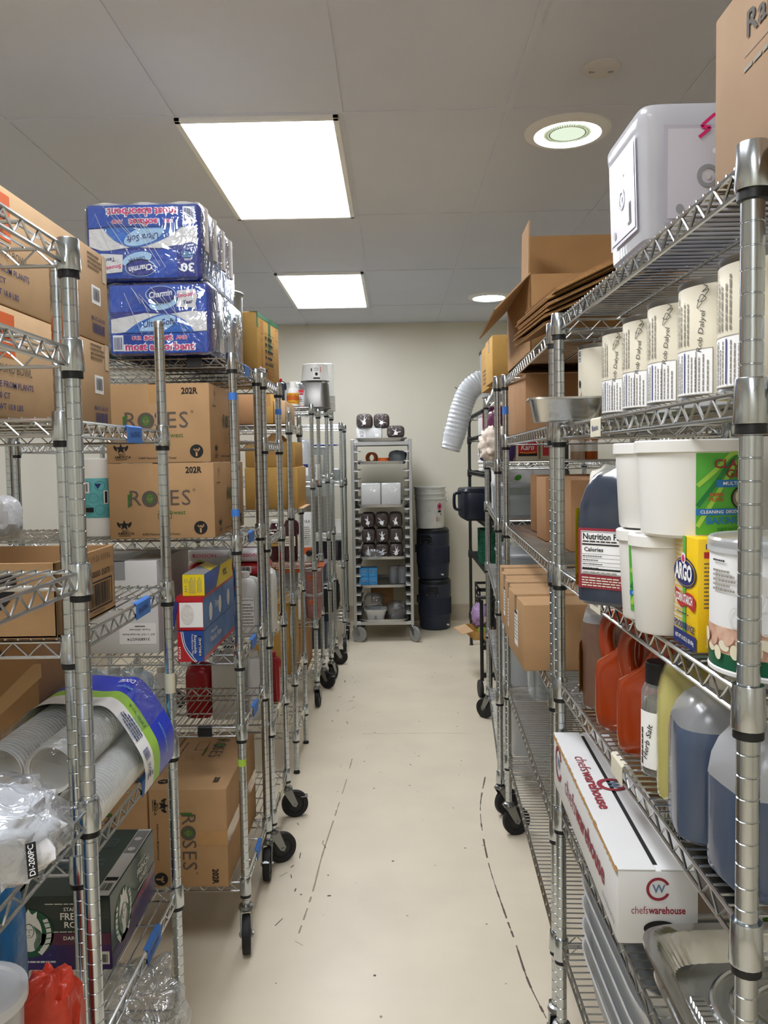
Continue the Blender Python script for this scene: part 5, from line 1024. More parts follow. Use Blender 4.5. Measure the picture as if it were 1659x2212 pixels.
p.poly(F, smooth([(-w_*.85, h*.02), (-w_*.2, -h*.03), (w_*.3, -h*.0), (w_*.9, -h*.03), (w_*.82, -h*.15), (w_*.2, -h*.12), (-w_*.3, -h*.16), (-w_*.8, -h*.09)], 3), 'ink_red', 4); p.text(F, 'CORN STARCH', 0, -h*.07, .016, 'ink_white', .03, w=w_*1.45, lay=5); p.dashes(F, -w_*.7, -h*.215, w_*.7, -h*.195, 1, 'ink_navy', lay=4); p.text(F, 'FOODSERVICE', -w_*.02, -h*.32, .013, 'ink_navy', .03, w=w_*1.75, lay=4)
F = fc['front']; w_ = hx; p.text(F, 'FOODSERVICE', 0, h*.43, .010, 'ink_navy', .02, w=w_*1.5); p.rect(F, -w_*.8, h*.33, w_*.8, h*.385, 'ink_red', 2); p.text(F, 'USAGE TIPS', 0, h*.357, .008, 'ink_white', .01, w=w_*.9, lay=3); p.dashes(F, -w_*.8, -h*.12, w_*.8, h*.30, 12, 'ink_soft', .35); p.dashes(F, -w_*.6, -h*.28, w_*.7, -h*.18, 3, 'ink_soft'); p.ell(fc['top'], 0, 0, .012, .010, 'card_gold'); p.build(t)
t, fc, hx, hy, h = carton('starch_box', 'second yellow starch box behind the bean canister, only its top showing', 'box', .49, .57, 1.055, 1.14, S3, 1.417, 'argo_yellow', tape=None, ch=.0015, bodyname='box')
# bean canister
t = thing('bean_canister', 'large white canister with a bean picture and dark green base, behind the near post', 'canister', (.468, .970, S3)); R_ = .080
MB().lathe([(R_*.97, 0), (R_*1.02, .002), (R_*1.02, .006), (R_, .008), (R_, .15), (R_*.99, .152)], 52, caps=(1, 0)).build('canister', 'white_card', t); MB().lathe([(R_+.0006, .008), (R_+.0006, .026)], 52, caps=(0, 0)).build('green_band', 'green_lid', t)
b = MB(); b.lathe([(R_+.0006, .026), (R_+.0006, .058)], 52, caps=(0, 0)); b.build('bean_band', 'beans', t); MB().lathe([(R_*1.0, .146), (R_*1.035, .147), (R_*1.035, .161), (R_*1.0, .164), (R_*.95, .163), (R_*.94, .156), (.01, .156)], 52).build('lid', 'tub_frost', t)
p = Print(.0008); F = cyl(0, 0, .1, R_+.0006, -150); p.dashes(F, -.04, -.0, .0, .028, 5, 'ink_grey'); p.dashes(F, -.04, .035, -.01, .04, 1, 'ink')
for (x, y, s) in ((.02, .0, 1), (.035, -.03, .8), (.0, -.028, .7)): p.ring(F, x, y, .012*s, .014*s, 'smoke_white', asp=1.3); p.ell(F, x+.016, y+.012, .008, .014, 'smoke_white', 2, rot=.6)
for k in range(26): p.ell(F, -.07+.0067*k*1.3, -.073+.022*((k*7) % 5)/5, .009, .006, ['label_cream', 'beans', 'cream'][k % 3], 2+k % 3, 12, k)
p.rect(F, .098, .02, .125, .05, 'lavender', 2, 4); p.bars(F, .09, -.06, .13, -.02, 'ink_black', 14); p.build(t, 'printed_label')
# --- fourth shelf
S4 = deck(.985)
t = jug('tea_jug', 'brown translucent gallon jug with an orange label, farthest on its shelf', 'jug', .465, 1.70, S4, .064, .058, .262, 'tea', -.35, 'white_plastic', sh=.66, cap_x=.0, top_m='tub_frost', fill=.66, hm='tea_top', e=3.4); p = Print(.001); G = flat((-.0645, -.02, .085), (0, -1, 0), (0, 0, 1)); p.rect(G, -.025, -.055, .030, .055, 'orange_label', 1); p.rect(G, -.018, -.02, .026, .045, 'ink_white', 2); p.dashes(G, -.016, -.016, .024, .04, 7, 'ink_grey', lay=3); p.build(t, 'label')
for k, (z, lb) in enumerate(((S4, 'lower tiny yellow seasoning box beside the red sauce jugs'), (S4+.040, 'upper tiny yellow seasoning box beside the red sauce jugs'))):
    t, fc, hx, hy, h = carton('seasoning_box', lb, 'box', .418, .455, 1.60, 1.635, z, z+.039, 'yellow_box', rot=.25-.3*k, tape=None, ch=.001, bodyname='box', group='tiny yellow boxes'); p = Print(.0005); p.rect(fc['front'], -hx*.5, -h*.3, hx*.8, h*.3, 'ink_white' if k else 'argo_yellow', 1); p.bars(fc['front'], -hx*.4, -h*.2, hx*.7, h*.2, 'ink', 6, 2, True); p.text(fc['top'], 'IT', 0, 0, .015, 'ink_red', .02); p.build(t)
def sauce(label, x, y, rot, lab):
    t = thing('hot_sauce_jug', label, 'jug', (x, y, S4), rot, 'red sauce jugs'); b = MB(); hx, hy = .058, .048
    b.loft([rr(hx*.86, hy*.86, 0, 4), rr(hx*.96, hy*.96, .008, 4), rr(hx, hy, .03, 4), rr(hx, hy, .105, 4), rr(hx*.96, hy*.94, .13, 4), rr(hx*.62, hy*.80, .158, 3.4, c=(.020, 0)), rr(hx*.46, hy*.70, .19, 3, c=(.028, 0)), rr(hx*.42, hy*.60, .22, 2.6, c=(.026, 0)), rr(.018, .018, .236, 2, c=(.02, 0)), rr(.016, .016, .243, 2, c=(.02, 0))]); b.build('bottle', 'sauce', t)
    MB().tube(smooth([(.02, 0, .225), (-.02, 0, .222), (-.046, 0, .205), (-.052, 0, .17), (-.045, 0, .135), (-.036, 0, .115)], 6), [.016]*31, 12).build('handle', 'sauce', t); MB().lathe([(.019, .236), (.019, .256), (.017, .258)], 20, (.02, 0, 0)).build('cap', 'red_plastic', t)
    if lab: p = Print(.001); F = flat((.0, -hy, .07), (1, 0, 0), (0, 0, 1)); p.rect(F, .006, -.045, .05, .045, 'ink_white', 1); p.bars(F, .016, -.02, .03, .03, 'ink_navy', 8, 2, True); p.build(t, 'label')
sauce('bright red-orange sauce jug, the one nearer the tiny yellow boxes', .455, 1.552, -.9, False); sauce('bright red-orange sauce jug with white barcode sticker beside the herb bottle', .462, 1.425, -.75, True)
t = thing('herb_bottle', 'narrow clear bottle of dried herbs with black lid', 'bottle', (.444, 1.328, S4)); MB().lathe([(.028, 0), (.031, .004), (.031, .11), (.026, .125), (.022, .128)], 26).build('herbs', 'herb', t); MB().lathe([(.029, -.0), (.0325, .002), (.0325, .14), (.026, .155), (.022, .16)], 26).build('bottle', 'bottle_clear', t); MB().lathe([(.026, .150), (.026, .188), (.024, .19)], 26).build('lid', 'black', t)
p = Print(.001); F = cyl(0, 0, .07, .0328, -130); p.rect(F, -.030, -.055, .012, .04, 'ink_white', 1, 5); p.text(F, 'Herb Salt', -.010, -.01, .013, 'ink', .005, w=.06, rot=80, shear=.2); p.dashes(F, -.026, -.05, -.018, .03, 1, 'ink', vert=True); p.build(t, 'label')
t = jug('oil_jug', 'pale yellow oil gallon jug with dark cap between herb bottle and blue jug', 'jug', .478, 1.245, S4, .066, .058, .25, 'oil', -.3, 'black', sh=.58, top_m='bottle_clear', fill=.80, hm='oil', capr=.022)
t = jug('vinegar_jug', 'dark blue gallon jug with a grey shoulder, left of the near post', 'jug', .462, 1.12, S4, .070, .062, .225, 'soy_blue', -.15, 'white_plastic', sh=.66, top_m='tub_frost', fill=.70, hm='soy_blue', e=4)
t = jug('vinegar_jug', 'blue-grey gallon jug nearest the viewer with a frosted shoulder, beside the post', 'jug', .475, .985, S4, .074, .064, .222, 'soy_blue', .1, 'white_plastic', sh=.62, top_m='jug_milk', fill=.52, hm='jug_milk', e=4); p = Print(.001); F = flat((.012, -.0655, .06), (1, 0, 0), (0, 0, 1)); p.rect(F, -.015, -.05, .03, .03, 'label_cream', 1); p.frame(F, -.015, -.05, .03, .03, .001, 'ink_soft'); p.text(F, 'DARK', .005, .0, .012, 'ink', .02, rot=90); p.build(t, 'label')
# --- fifth shelf: produce carton, foil pans, green bag
S5 = deck(.662)
foil_pan('foil_pan', 'stack of empty foil pans under the white produce carton', .51, 1.555, S5, .27, .50, .078)
t, fc, hx, hy, h = carton('produce_carton', 'long white carton with maroon printing and a slotted lid, sticking out over the aisle', 'box', .345, .471, 1.24, 1.876, .7485, .868, 'white_card', rot=-.040, tape=None, ch=.002)
t.location = (.423, 1.558, .7485)
f = MB(); f.box(-hx-.001, -.004, -hy, hy, h, h+.003, 0, .0008); f.build('lid_flap', 'white_card', t); f = MB(); f.box(.004, hx, -hy, hy, h, h+.003, 0, .0008); f.build('lid_flap', 'white_card', t); f = MB(); f.box(-.004, .004, -hy+.02, hy-.02, h-.001, h+.0008); f.build('slot', 'ink_black', t)
f = MB(); rq = random.Random(2); n = 60
pts = [(-hx-.0005, -hy+2*hy*i/n, h+.0008+rq.uniform(-.0006, .003)) for i in range(n+1)]; pts2 = [(-hx-.0025+rq.uniform(-.002, .001), y, h-.004) for x, y, z in pts]; f.add(pts+pts2, [(i, i+1, n+2+i, n+1+i) for i in range(n)]); f.build('torn_edge', 'card_edge', t)
p = Print(.0007)
def chef(F, x, y, sz, w_, rot=0): 
    G = (lambda a, b, d=0: F(x+a*math.cos(rot)-b*math.sin(rot), y+a*math.sin(rot)+b*math.cos(rot), d)); p.text(G, 'chefs', -w_*.33, 0, sz, 'ink_maroon', -.002, w=w_*.30); p.text(G, 'warehouse', w_*.16, -.0, sz*.95, 'ink_maroon', .025, w=w_*.66)
def cw(F, x, y, r_): p.ring(F, x, y, r_*.76, r_, 'ink_maroon', 2, 25, 335, 34); p.text(F, 'W', x+r_*.05, y, r_*1.0, 'ink_slate', .02)
F = fc['left']; cw(F, -hy*.78, h*.12, .040); chef(F, .03, .0, .055, .40); p.text(F, 'Distributed by', hy*.80, -h*.30, .012, 'ink_slate', 0, w=.09, shear=.1)
F = flat((0, 0, h+.003), (0, -1, 0), (1, 0, 0)); chef(F, -.03, -hx*.55, .034, .27); p.ring(F, -.01, hx*.05, .020, .030, 'ink_maroon', 2, 100, 440, 30); p.text(F, 'W', -.01, hx*.08, .03, 'ink_slate', .02)
F = fc['front']; cw(F, .0, h*.26, .019); chef(F, 0, -.004, .018, .088); p.ell(F, .003, -h*.28, .026, .013, 'ink_black', 2); p.rect(F, .006, -h*.42, .024, -h*.36, 'white_card', 3); p.build(t)  # black ellipse painted on for the dark inside of the handle hole
foil_pan('foil_pan', 'large embossed foil roasting pan in the lower right corner', .575, 1.060, .757, .43, .29, .046, 0, oval=True)
foil_pan('foil_pan', 'plain foil pan right under the large embossed one', .575, 1.060, S5, .40, .27, .085)
bagthing('green_bag', 'bright green plastic bag on the rear of the shelf behind the foil roasting pan', 'bag', .73, 1.33, S5, (.06, .10, .10), 'green_bag', 51, .09)
# --- bottom shelf: nested clear bins
for k in (0, 1, 2, 4, 6):
    z = deck(.335)+[0, .050, .100, 0, .150, 0, .200][k]; lb = ['lowest clear bin of the nested stack on the bottom shelf', 'second clear bin from the bottom of the nested stack', 'middle clear bin of the nested stack below the produce carton', '', 'second clear bin from the top of the nested stack', '', 'topmost clear bin of the nested stack below the produce carton'][k]
    t = thing('nested_bin', lb, 'bin', (.575, 1.53, z), .0, 'nested clear bins'); hx, hy, h = .175, .265, .09; f = k*.0007
    MB().loft([rr(hx*.86+f, hy*.9+f, 0, 7, 44), rr(hx*.96, hy*.965, h-.008, 7, 44), rr(hx*.99, hy*.99, h-.006, 7, 44), rr(hx, hy, h, 7, 44), rr(hx*.98, hy*.985, h, 7, 44), rr(hx*.95, hy*.96, h-.010, 7, 44), rr(hx*.87+f, hy*.905+f, .003, 7, 44)]).build('bin', 'tub_pale', t)
t = thing('shallow_bin', 'single clear shallow bin in front of the nested stack on the bottom shelf', 'bin', (.575, 1.10, deck(.335)), 0); MB().loft([rr(.14, .125, 0, 7, 40), rr(.155, .14, .10, 7, 40), rr(.165, .15, .104, 7, 40), rr(.165, .15, .11, 7, 40), rr(.152, .137, .108, 7, 40), rr(.142, .127, .004, 7, 40)]).build('bin', 'tub_frost', t)

# ================================================================== RIGHT SIDE, SECOND RACK
Z2 = deck(1.836)
t = thing('open_carton', 'large open carton with raised flaps on top of the second right-hand rack', 'box', (.66, 2.72, Z2), -.03); hx, hy, h = .235, .30, .23; e = .004
b = MB(); b.box(-hx, hx, -hy, hy, 0, e); b.box(-hx, -hx+e, -hy, hy, 0, h); b.box(hx-e, hx, -hy, hy, 0, h); b.box(-hx, hx, hy-e, hy, 0, h); b.box(-hx, hx, -hy, -hy+e, 0, h); b.build('carton', 'card_warm', t)
f = MB(); f.box(-.20, .235, -.002, .002, 0, .215); o = f.build('flap', 'card_warm', t); o.location = (.0, hy-.28, h-.02); o.rotation_euler = (.03, 0, 0)
f = MB(); f.box(-.22, .235, -.0024, .0024, .0, .045); o = f.build('tape_strip', 'tape_clear', t); o.location = (.0, hy-.283, h-.02)
f = MB(); f.box(-.002, .002, -.30, .30, 0, .15); o = f.build('flap', 'card_pale', t); o.location = (-hx, 0, h); o.rotation_euler = (0, -2.25, 0)
o.rotation_euler = (0, -2.35, 0); o.location = (-hx+.002, .0, h+.004)
f = MB(); f.box(-.002, .002, -.28, -.12, 0, .19); o = f.build('flap', 'card', t); o.location = (-hx+.002, .02, h-.02); o.rotation_euler = (0, .02, 0)
rq = random.Random(12)
for k in range(9):
    t = thing('flattened_carton', 'flattened brown cartons leaning in a bundle on top of the second right-hand rack', 'cardboard', (.56, 2.16, Z2+.005), 0, 'bundle of flattened cartons')
    L, Wd = .42-.02*(k % 3), .30+.02*rq.random(); b = MB(); b.box(-L/2, L/2, -Wd/2, Wd/2, 0, .0035); b.box(-L/2+.01*(k % 2), L/2-.02, -Wd/2+.01, Wd/2, .0045, .008); o = b.build('folded_sheet', ['card_tan', 'card_dark', 'card', 'card_warm'][k % 4], t)
    b = MB(); b.box(-L/2-.0006, -L/2+.001, -Wd/2, Wd/2, .0, .0036); b.box(-L/2, L/2, -Wd/2-.0006, -Wd/2+.001, .0, .0036); b.build('cut_edge', 'card_edge', t)
    t.rotation_euler = (-.05, -.40-.006*k, .12); t.location = (.562+rq.uniform(-.014, .014), 2.21+rq.uniform(-.03, .02), Z2+.092+k*.0112)
t, fc, hx, hy, h = carton('shipping_carton', 'big brown carton with blank front, second shelf of the second right-hand rack', 'box', .446, .80, 2.70, 3.10, deck(1.602), 1.806, 'card_tan', tape=None)
# long cartons on the third shelf
for k, (y0, y1, x0, lb) in enumerate(((2.78, 2.92, .498, 'brown carton farthest back of three standing above the row of parcels'), (2.50, 2.66, .474, 'brown carton in the middle of three on the third shelf'), (2.22, 2.46, .490, 'brown carton with shiny tape, nearest of three on the third shelf'))):
    carton('shipping_carton', lb, 'box', x0, x0+.33, y0, y1, deck(1.2545), 1.462, 'card_tan' if k else 'card_dark', tape=None if k < 2 else 'y', tapem='tape_clear', group='brown cartons on the third shelf', drop=.15)
# row of parcels overhanging
xs = [(2.135, 2.43, .345), (2.435, 2.615, .360), (2.62, 2.80, .372), (2.805, 2.985, .392)]
lb = ['nearest and largest brown parcel of the row overhanging the aisle', 'second brown parcel in the overhanging row, counted from the viewer', 'third brown parcel in the overhanging row, counted from the viewer', 'farthest brown parcel of the overhanging row']
for k, (y0, y1, x0) in enumerate(xs):
    t, fc, hx, hy, h = carton('parcel_carton', lb[k], 'box', x0, x0+.30, y0, y1, deck(.942), 1.130-.002*k, 'card', tape=None, group='row of overhanging parcels')
    b = MB(); w_ = .018; b.box(-hx-.0006, hx, -w_, w_, h-.002, h+.0007); b.box(-hx-.0008, -hx+.001, -w_, w_, h-.05, h+.0007); b.build('tape_strip', 'tape', t); b = MB(); b.box(-hx, hx, -.0006, .0006, h, h+.0009); b.build('flap_seam', 'card_dark', t)
    p = Print(); F = fc['left']; c_ = .0; p.rect(F, c_-.02, -h*.28, c_+.04, h*.30, 'ink_white', 1); p.dashes(F, c_-.015, -h*.2, c_+.035, h*.2, 7, 'ink_grey'); p.rect(F, c_-.015, h*.22, c_+.03, h*.27, 'ink', 2); p.build(t)
carton('shipping_carton', 'brown carton behind the overhanging parcels, next to the brown jug', 'box', .52, .86, 1.99, 2.12, deck(.942), 1.15, 'card', tape='x')
carton('shipping_carton', 'brown carton low on the second right-hand rack, near the produce carton', 'box', .55, .85, 2.0, 2.35, deck(.605), .78, 'card_tan', tape=None)
clear_bin('wide clear bin low on the second right-hand rack, near the aisle wheels', .50, .80, 2.95, 3.12, deck(.605), .80)
# ================================================================== RIGHT SIDE, THIRD RACK
def ttl(x): return x
Z3 = deck(1.846)
t, fc, hx, hy, h = carton('shipping_carton', 'mustard carton with orange address grid on top of the third right-hand rack', 'box', .432, .80, 3.47, 3.72, Z3, 2.052, 'card_gold', tape='x')
p = Print(); F = fc['front']; p.frame(F, -.10, -.09, .08, .045, .002, 'ink_orange')
for k in (1, 2): p.line(F, [(-.10, -.09+k*.045), (.08, -.09+k*.045)], .002, 'ink_orange')
for k, s in enumerate(('ADDRESS', 'PRODUCT', 'WEIGHT')): p.text(F, s, -.05, .025-k*.045, .013, 'ink_orange', 0, w=.06)
p.ring(F, -.11, .075, .009, .011, 'ink_soft'); p.build(t)
t, fc, hx, hy, h = carton('shipping_carton', 'tall golden carton behind the mustard one, its side facing the aisle', 'box', .455, .62, 3.80, 4.10, deck(1.846), 2.068, 'card_gold', tape='y', tapem='tape_clear'); p = Print(); F = fc['left']; p.dashes(F, -.08, -.08, .06, .0, 4, 'ink_soft'); p.text(F, 'A', .0, .05, .03, 'ink_soft'); p.build(t)
t = thing('grey_bin', 'tall narrow grey bin with a dark lid at the end of the third right-hand rack', 'bin', (.56, 4.42, Z3)); MB().loft([rr(.065, .08, 0, 5), rr(.075, .09, .235, 5), rr(.074, .089, .24, 5)]).build('bin', 'grey_plastic', t); MB().loft([rr(.078, .093, .236, 5), rr(.08, .095, .25, 5), rr(.06, .07, .258, 4)]).build('lid', 'black', t)
t = thing('candy_bag', 'plum-coloured zip bag with white lettering beside the aisle post', 'bag', (.505, 3.60, deck(1.504)), .1); MB().loft(blob((.085, .045, .125), 3.2, .05, 5, 61, 32, 20)).build('bag', 'plum', t); MB().box(-.075, .075, -.006, .006, .225, .242, 0, .003).build('zip_strip', 'plum', t); p = Print(.004); F = flat((0, -.045, .12), (1, 0, 0), (0, 0, 1)); p.text(F, 'GF', .03, .02, .045, 'ink_white', .03); p.text(F, '8', .03, .065, .025, 'ink_white', .03); p.build(t)
t = thing('cloth_bundle', 'cream cloth bundle with a pink patch slumped in front of the plum bag', 'cloth', (.440, 3.488, deck(1.504)), .25); MB().loft(blob((.066, .062, .078), 2.2, .20, 4, 63, 40, 24)).build('cloth', 'cloth', t); p = Print(.006); F = flat((0, -.07, .055), (1, 0, 0), (0, 0, 1)); p.poly(F, smooth([(-.03, -.02), (.03, -.015), (.035, .02), (-.02, .025), (-.03, -.02)], 4), 'pale_pink', 1); p.build(t, 'pink_patch')
bagthing('navy_bag', 'navy and white striped bag under the cream cloth bundle, sticking out', 'bag', .435, 3.72, deck(1.504), (.035, .06, .05), 'pack_navy', 65, .1)
bagthing('purple_bag', 'small violet bag behind the aisle post, right of the cream cloth', 'bag', .492, 3.388, deck(1.504), (.02, .022, .075), 'purple', 66, .08)
for i, (x, lb) in enumerate(((.565, 'corn syrup can nearer the aisle, red label reading Karo'), (.675, 'corn syrup can farther from the aisle, red and yellow label'))):
    t = jug('syrup_can', lb, 'can', x, 3.43, deck(1.504), .052, .045, .122, 'label_cream', 0, 'white_plastic', e=6, sh=.9, handle=False, group='corn syrup cans'); p = Print(.0008); F = flat((0, -.0455, .055), (1, 0, 0), (0, 0, 1))
    if i == 0: p.rect(F, -.038, -.036, .042, .036, 'red_box', 1); p.text(F, 'Karo', .002, .0, .032, 'ink_white', .02, w=.055, shear=.15); p.line(F, smooth([(-.03, -.02), (0, -.024), (.034, -.02)], 4), .003, 'argo_yellow'); p.rect(F, -.038, -.036, .042, -.026, 'ink_black', 2)
    else: p.rect(F, -.045, -.036, -.01, .036, 'red_box', 1); p.rect(F, -.01, -.036, .02, .036, 'yellow_box', 1); p.rect(F, -.04, .0, -.014, .034, 'ink_white', 2); p.dashes(F, -.038, .002, -.016, .032, 5, 'ink_grey', lay=3)
    p.build(t, 'label')
for i, (x, m, lb) in enumerate(((.785, 'peach', 'peach-coloured bottle with white label right of the corn syrup cans'), (.845, 'orange', 'orange bottle at the right of the peach one'))):
    t = thing('drink_bottle', lb, 'bottle', (x, 3.43, deck(1.504)), 0, 'drink bottles'); MB().lathe([(.026, 0), (.028, .003), (.028, .085), (.014, .115), (.013, .12)], 22).build('bottle', m, t); MB().lathe([(.015, .118), (.015, .132)], 16).build('cap', 'white_plastic', t); MB().lathe([(.0284, .035), (.0284, .080)], 22, caps=(0, 0)).build('label', 'ink_white', t)
t, fc, hx, hy, h = carton('snack_box', 'red and white snack box seen through the nearest rack, under the bottles', 'box', .72, .95, 3.36, 3.5, deck(1.26), 1.40, 'white_card', tape=None, ch=.002); p = Print(); F = fc['front']; p.rect(F, -hx, -h*.1, hx*.3, h*.5, 'red_box', 1); p.dashes(F, hx*.35, -h*.3, hx*.9, h*.4, 4, 'ink_navy'); p.build(t)
clear_bin('wide clear bin with pale powder on the third right-hand rack', .45, .70, 3.44, 3.75, deck(1.26), 1.405, cont=.55, cm='smoke_white')
t, fc, hx, hy, h = carton('white_carton', 'white carton with a green leaf label behind the clear powder bin', 'box', .50, .76, 3.80, 4.1, deck(1.26), 1.475, 'white_card', tape=None, ch=.002); p = Print(); F = fc['front']; p.rect(F, -.10, -h*.5, -.02, h*.40, 'ink_white', 1); p.rect(F, -.10, -h*.4, -.02, h*.05, 'lab_lime', 2); p.ell(F, -.04, h*.28, .018, .012, 'lab_green', 2, rot=.5); p.line(F, [(.03, -h/2), (.03, h/2)], .002, 'ink_grey'); p.build(t)
clear_bin('clear bin with pink stripe at the far end of the third right-hand rack', .56, .78, 4.2, 4.5, deck(1.26), 1.43, cont=.5, cm='pale_pink')
clear_bin('long clear bin on the fourth shelf of the third right-hand rack', .47, .72, 3.45, 3.8, deck(.91), 1.10); clear_bin('clear bin with open top at the far end of the fourth shelf', .56, .80, 3.95, 4.4, deck(.91), 1.06, lid=None)
t, fc, hx, hy, h = carton('white_carton', 'white paper carton behind the long clear bin', 'box', .74, .95, 3.45, 3.8, deck(.91), 1.12, 'white_card', tape=None)
clear_bin('large frosted bin on the low shelf under the overhanging parcels', .47, .78, 3.42, 3.82, deck(.525), .78, body='tub_frost'); clear_bin('large frosted bin on the bottom shelf of the third right-hand rack', .50, .80, 3.5, 3.95, deck(.18), .44, body='tub_frost')
# ================================================================== FAR RIGHT RACK AND CORNER
t = thing('plate_pack', 'long bag of white foam plates leaning out from the far right rack', 'plates', (.53, 5.55, 1.845), 0)
b = MB(); pr = []; n = 46; Lp = .50; curve = smooth([(.13, 0, .20), (.06, 0, .195), (-.01, 0, .13), (-.055, 0, .02), (-.095, 0, -.12), (-.135, 0, -.265)], 10); rad = []
for k in range(len(curve)):
    f = k/(len(curve)-1); r_ = .077*(1-.25*max(0, .16-f)/.16)*(1-.16*max(0, f-.85)/.15); rad.append(r_*(1 if k % 2 else .93))
b.tube(curve, rad, 30); b.build('plates', 'styro', t); MB().tube(curve[2:], [r_*1.05+.002 for r_ in rad[2:]], 26).build('plastic_wrap', 'clear_film', t)
b = MB(); b.loft([[(-.035+.02*math.cos(a), .0+.03*math.sin(a), .14) for a in (0, 2, 4)], [(-.10, .0+.006*math.sin(a), .165+.005*math.cos(a)) for a in (0, 2, 4)]]); b.build('black_tie', 'black', t)
t, fc, hx, hy, h = carton('red_white_box', 'upright white box with a red triangle behind the foam plates', 'box', .625, .74, 5.6, 5.9, deck(1.68), 1.845, 'white_card', tape=None, ch=.002); p = Print(); F = fc['front']; p.rect(F, -hx, h*.1, hx*.5, h*.5, 'red_box', 1); p.poly(F, [(-hx, h*.1), (hx*.5, h*.1), (-hx, -h*.3)], 'red_box', 1); p.rect(F, -hx*.6, h*.2, hx*.2, h*.42, 'ink_white', 2); p.bars(F, -hx*.5, h*.25, hx*.1, h*.37, 'ink', 8, 3); p.rect(F, -.005, -h*.3, .02, -h*.1, 'lab_lime', 2); p.build(t)
for k in range(6):
    t = thing('napkin_pack', ['lowest', 'second lowest', 'third lowest', 'third highest', 'second highest', 'topmost'][k]+' folded white towel in the stack on the far right rack', 'towel', (.71+.004*(k % 2), 5.75, deck(1.417)+k*.0275), .02*(k % 3), 'folded white towels'); MB().box(-.09, .09, -.12, .12, 0, .0265, 0, .010, 3).build('towel', 'paper', t)
t = thing('drink_dispenser', 'dark navy insulated box with side handle jutting from the far right rack', 'container', (.60, 5.65, deck(1.083)), .05)
b = MB(); b.loft([rr(.125, .17, .012, 6), rr(.135, .18, .03, 6), rr(.138, .183, .17, 6), rr(.132, .178, .195, 6)]); b.build('box', 'cambro', t); MB().loft([rr(.137, .182, .196, 6), rr(.14, .185, .205, 6), rr(.13, .175, .222, 6), rr(.08, .1, .226, 5)]).build('lid', 'cambro', t)
MB().tube(smooth([(-.10, -.02, .19), (-.165, -.02, .187), (-.178, -.02, .165), (-.178, -.02, .10), (-.165, -.02, .075), (-.12, -.02, .065)], 6), .011, 10).build('handle', 'cambro', t)
MB().box(-.11, .11, -.15, .15, 0, .013, 0, .003).build('base', 'black', t)
for k in range(5):
    t = thing('green_crate', ['bottom', 'second', 'middle', 'fourth', 'top'][k]+' green plastic basket of the stack on the far right rack', 'crate', (.71, 5.70, deck(.765)+k*.048), 0, 'stacked green baskets'); hx, hy = .105, .14; b = MB()
    b.loft([rr(hx*.92, hy*.92, 0, 8, 40), rr(hx*.98, hy*.98, .044, 8, 40), rr(hx*1.02, hy*1.02, .044, 8, 40), rr(hx*1.02, hy*1.02, .050, 8, 40), rr(hx*.95, hy*.95, .050, 8, 40), rr(hx*.9, hy*.9, .004, 8, 40)])
    for i in range(9):
        q = -.08+i*.02; b.box(q-.002, q+.002, -hy*1.0, -hy*.93, .006, .046); b.box(-hx*1.01, -hx*.93, q*1.3-.002, q*1.3+.002, .006, .046)
    b.build('basket', 'crate_green', t)
t = thing('black_crate', 'black plastic crate on the lowest shelf of the far right rack', 'crate', (.72, 6.05, deck(.26)), 0); hx, hy = .10, .16; b = MB(); b.box(-hx, hx, -hy, hy, 0, .006)
for z in (.03, .09, .15, .21, .27): b.box(-hx, hx, -hy, -hy+.006, z, z+.02); b.box(-hx, hx, hy-.006, hy, z, z+.02); b.box(-hx, -hx+.006, -hy, hy, z, z+.02); b.box(hx-.006, hx, -hy, hy, z, z+.02)
for q in (-1, 0, 1): b.box(q*hx*.95-.006, q*hx*.95+.006, -hy, -hy+.007, 0, .29); b.box(-hx, -hx+.007, q*hy*.95-.006, q*hy*.95+.006, 0, .29)
b.build('crate', 'black', t)
# folded hand truck
t = thing('hand_truck', 'folded black hand truck standing beside the third right-hand rack', 'hand truck', (.575, 5.05, 0), .1)
b = MB(); b.tube([(-.03, 0, .10), (-.03, 0, .62)], .012, 10); b.tube([(.06, 0, .10), (.06, 0, .62)], .012, 10); b.tube([(.015, -.002, .14), (.015, -.002, .60)], .007, 8); b.box(-.04, .07, -.012, .012, .30, .33, 0, .004); b.box(-.04, .07, -.012, .012, .12, .15, 0, .004); b.build('frame', 'black', t)
MB().tube(smooth([(-.03, 0, .60), (-.05, 0, .63), (-.065, -.05, .645), (.0, -.08, .65), (.06, -.05, .645), (.06, 0, .62)], 5), .011, 8).build('handle', 'black', t)
MB().tube([(.015, -.016, .15), (.015, -.016, .56)], .003, 6).build('chrome_rod', 'chrome', t)
for x in (-.045, .08): MB().lathe([(.02, -.012), (.052, -.012), (.056, -.006), (.056, .006), (.052, .012), (.02, .012)], 24, M=Matrix.Translation((x, -.02, .056)) @ Matrix.Rotation(PI/2, 4, 'Y')).build('wheel', 'rubber', t)
b = MB(); b.box(-.05, .08, -.10, .01, .008, .014, 0, .002); b.build('foot_plate', 'black', t)
t = thing('torn_carton', 'low open cardboard carton on the bottom shelf of the far right rack', 'box', (.60, 5.60, deck(.26)), .15); b = MB(); hx, hy, h = .085, .13, .06; e = .004; b.box(-hx, hx, -hy, hy, 0, e); b.box(-hx, -hx+e, -hy, hy, 0, h); b.box(hx-e, hx, -hy, hy, 0, h); b.box(-hx, hx, -hy, -hy+e, 0, h); b.box(-hx, hx, hy-e, hy, 0, h); b.build('carton', 'card_gold', t); f = MB().box(-.002, .002, -.12, .12, 0, .085).build('flap', 'card_pale', t); f.location = (-hx, 0, h); f.rotation_euler = (0, -1.8, 0)
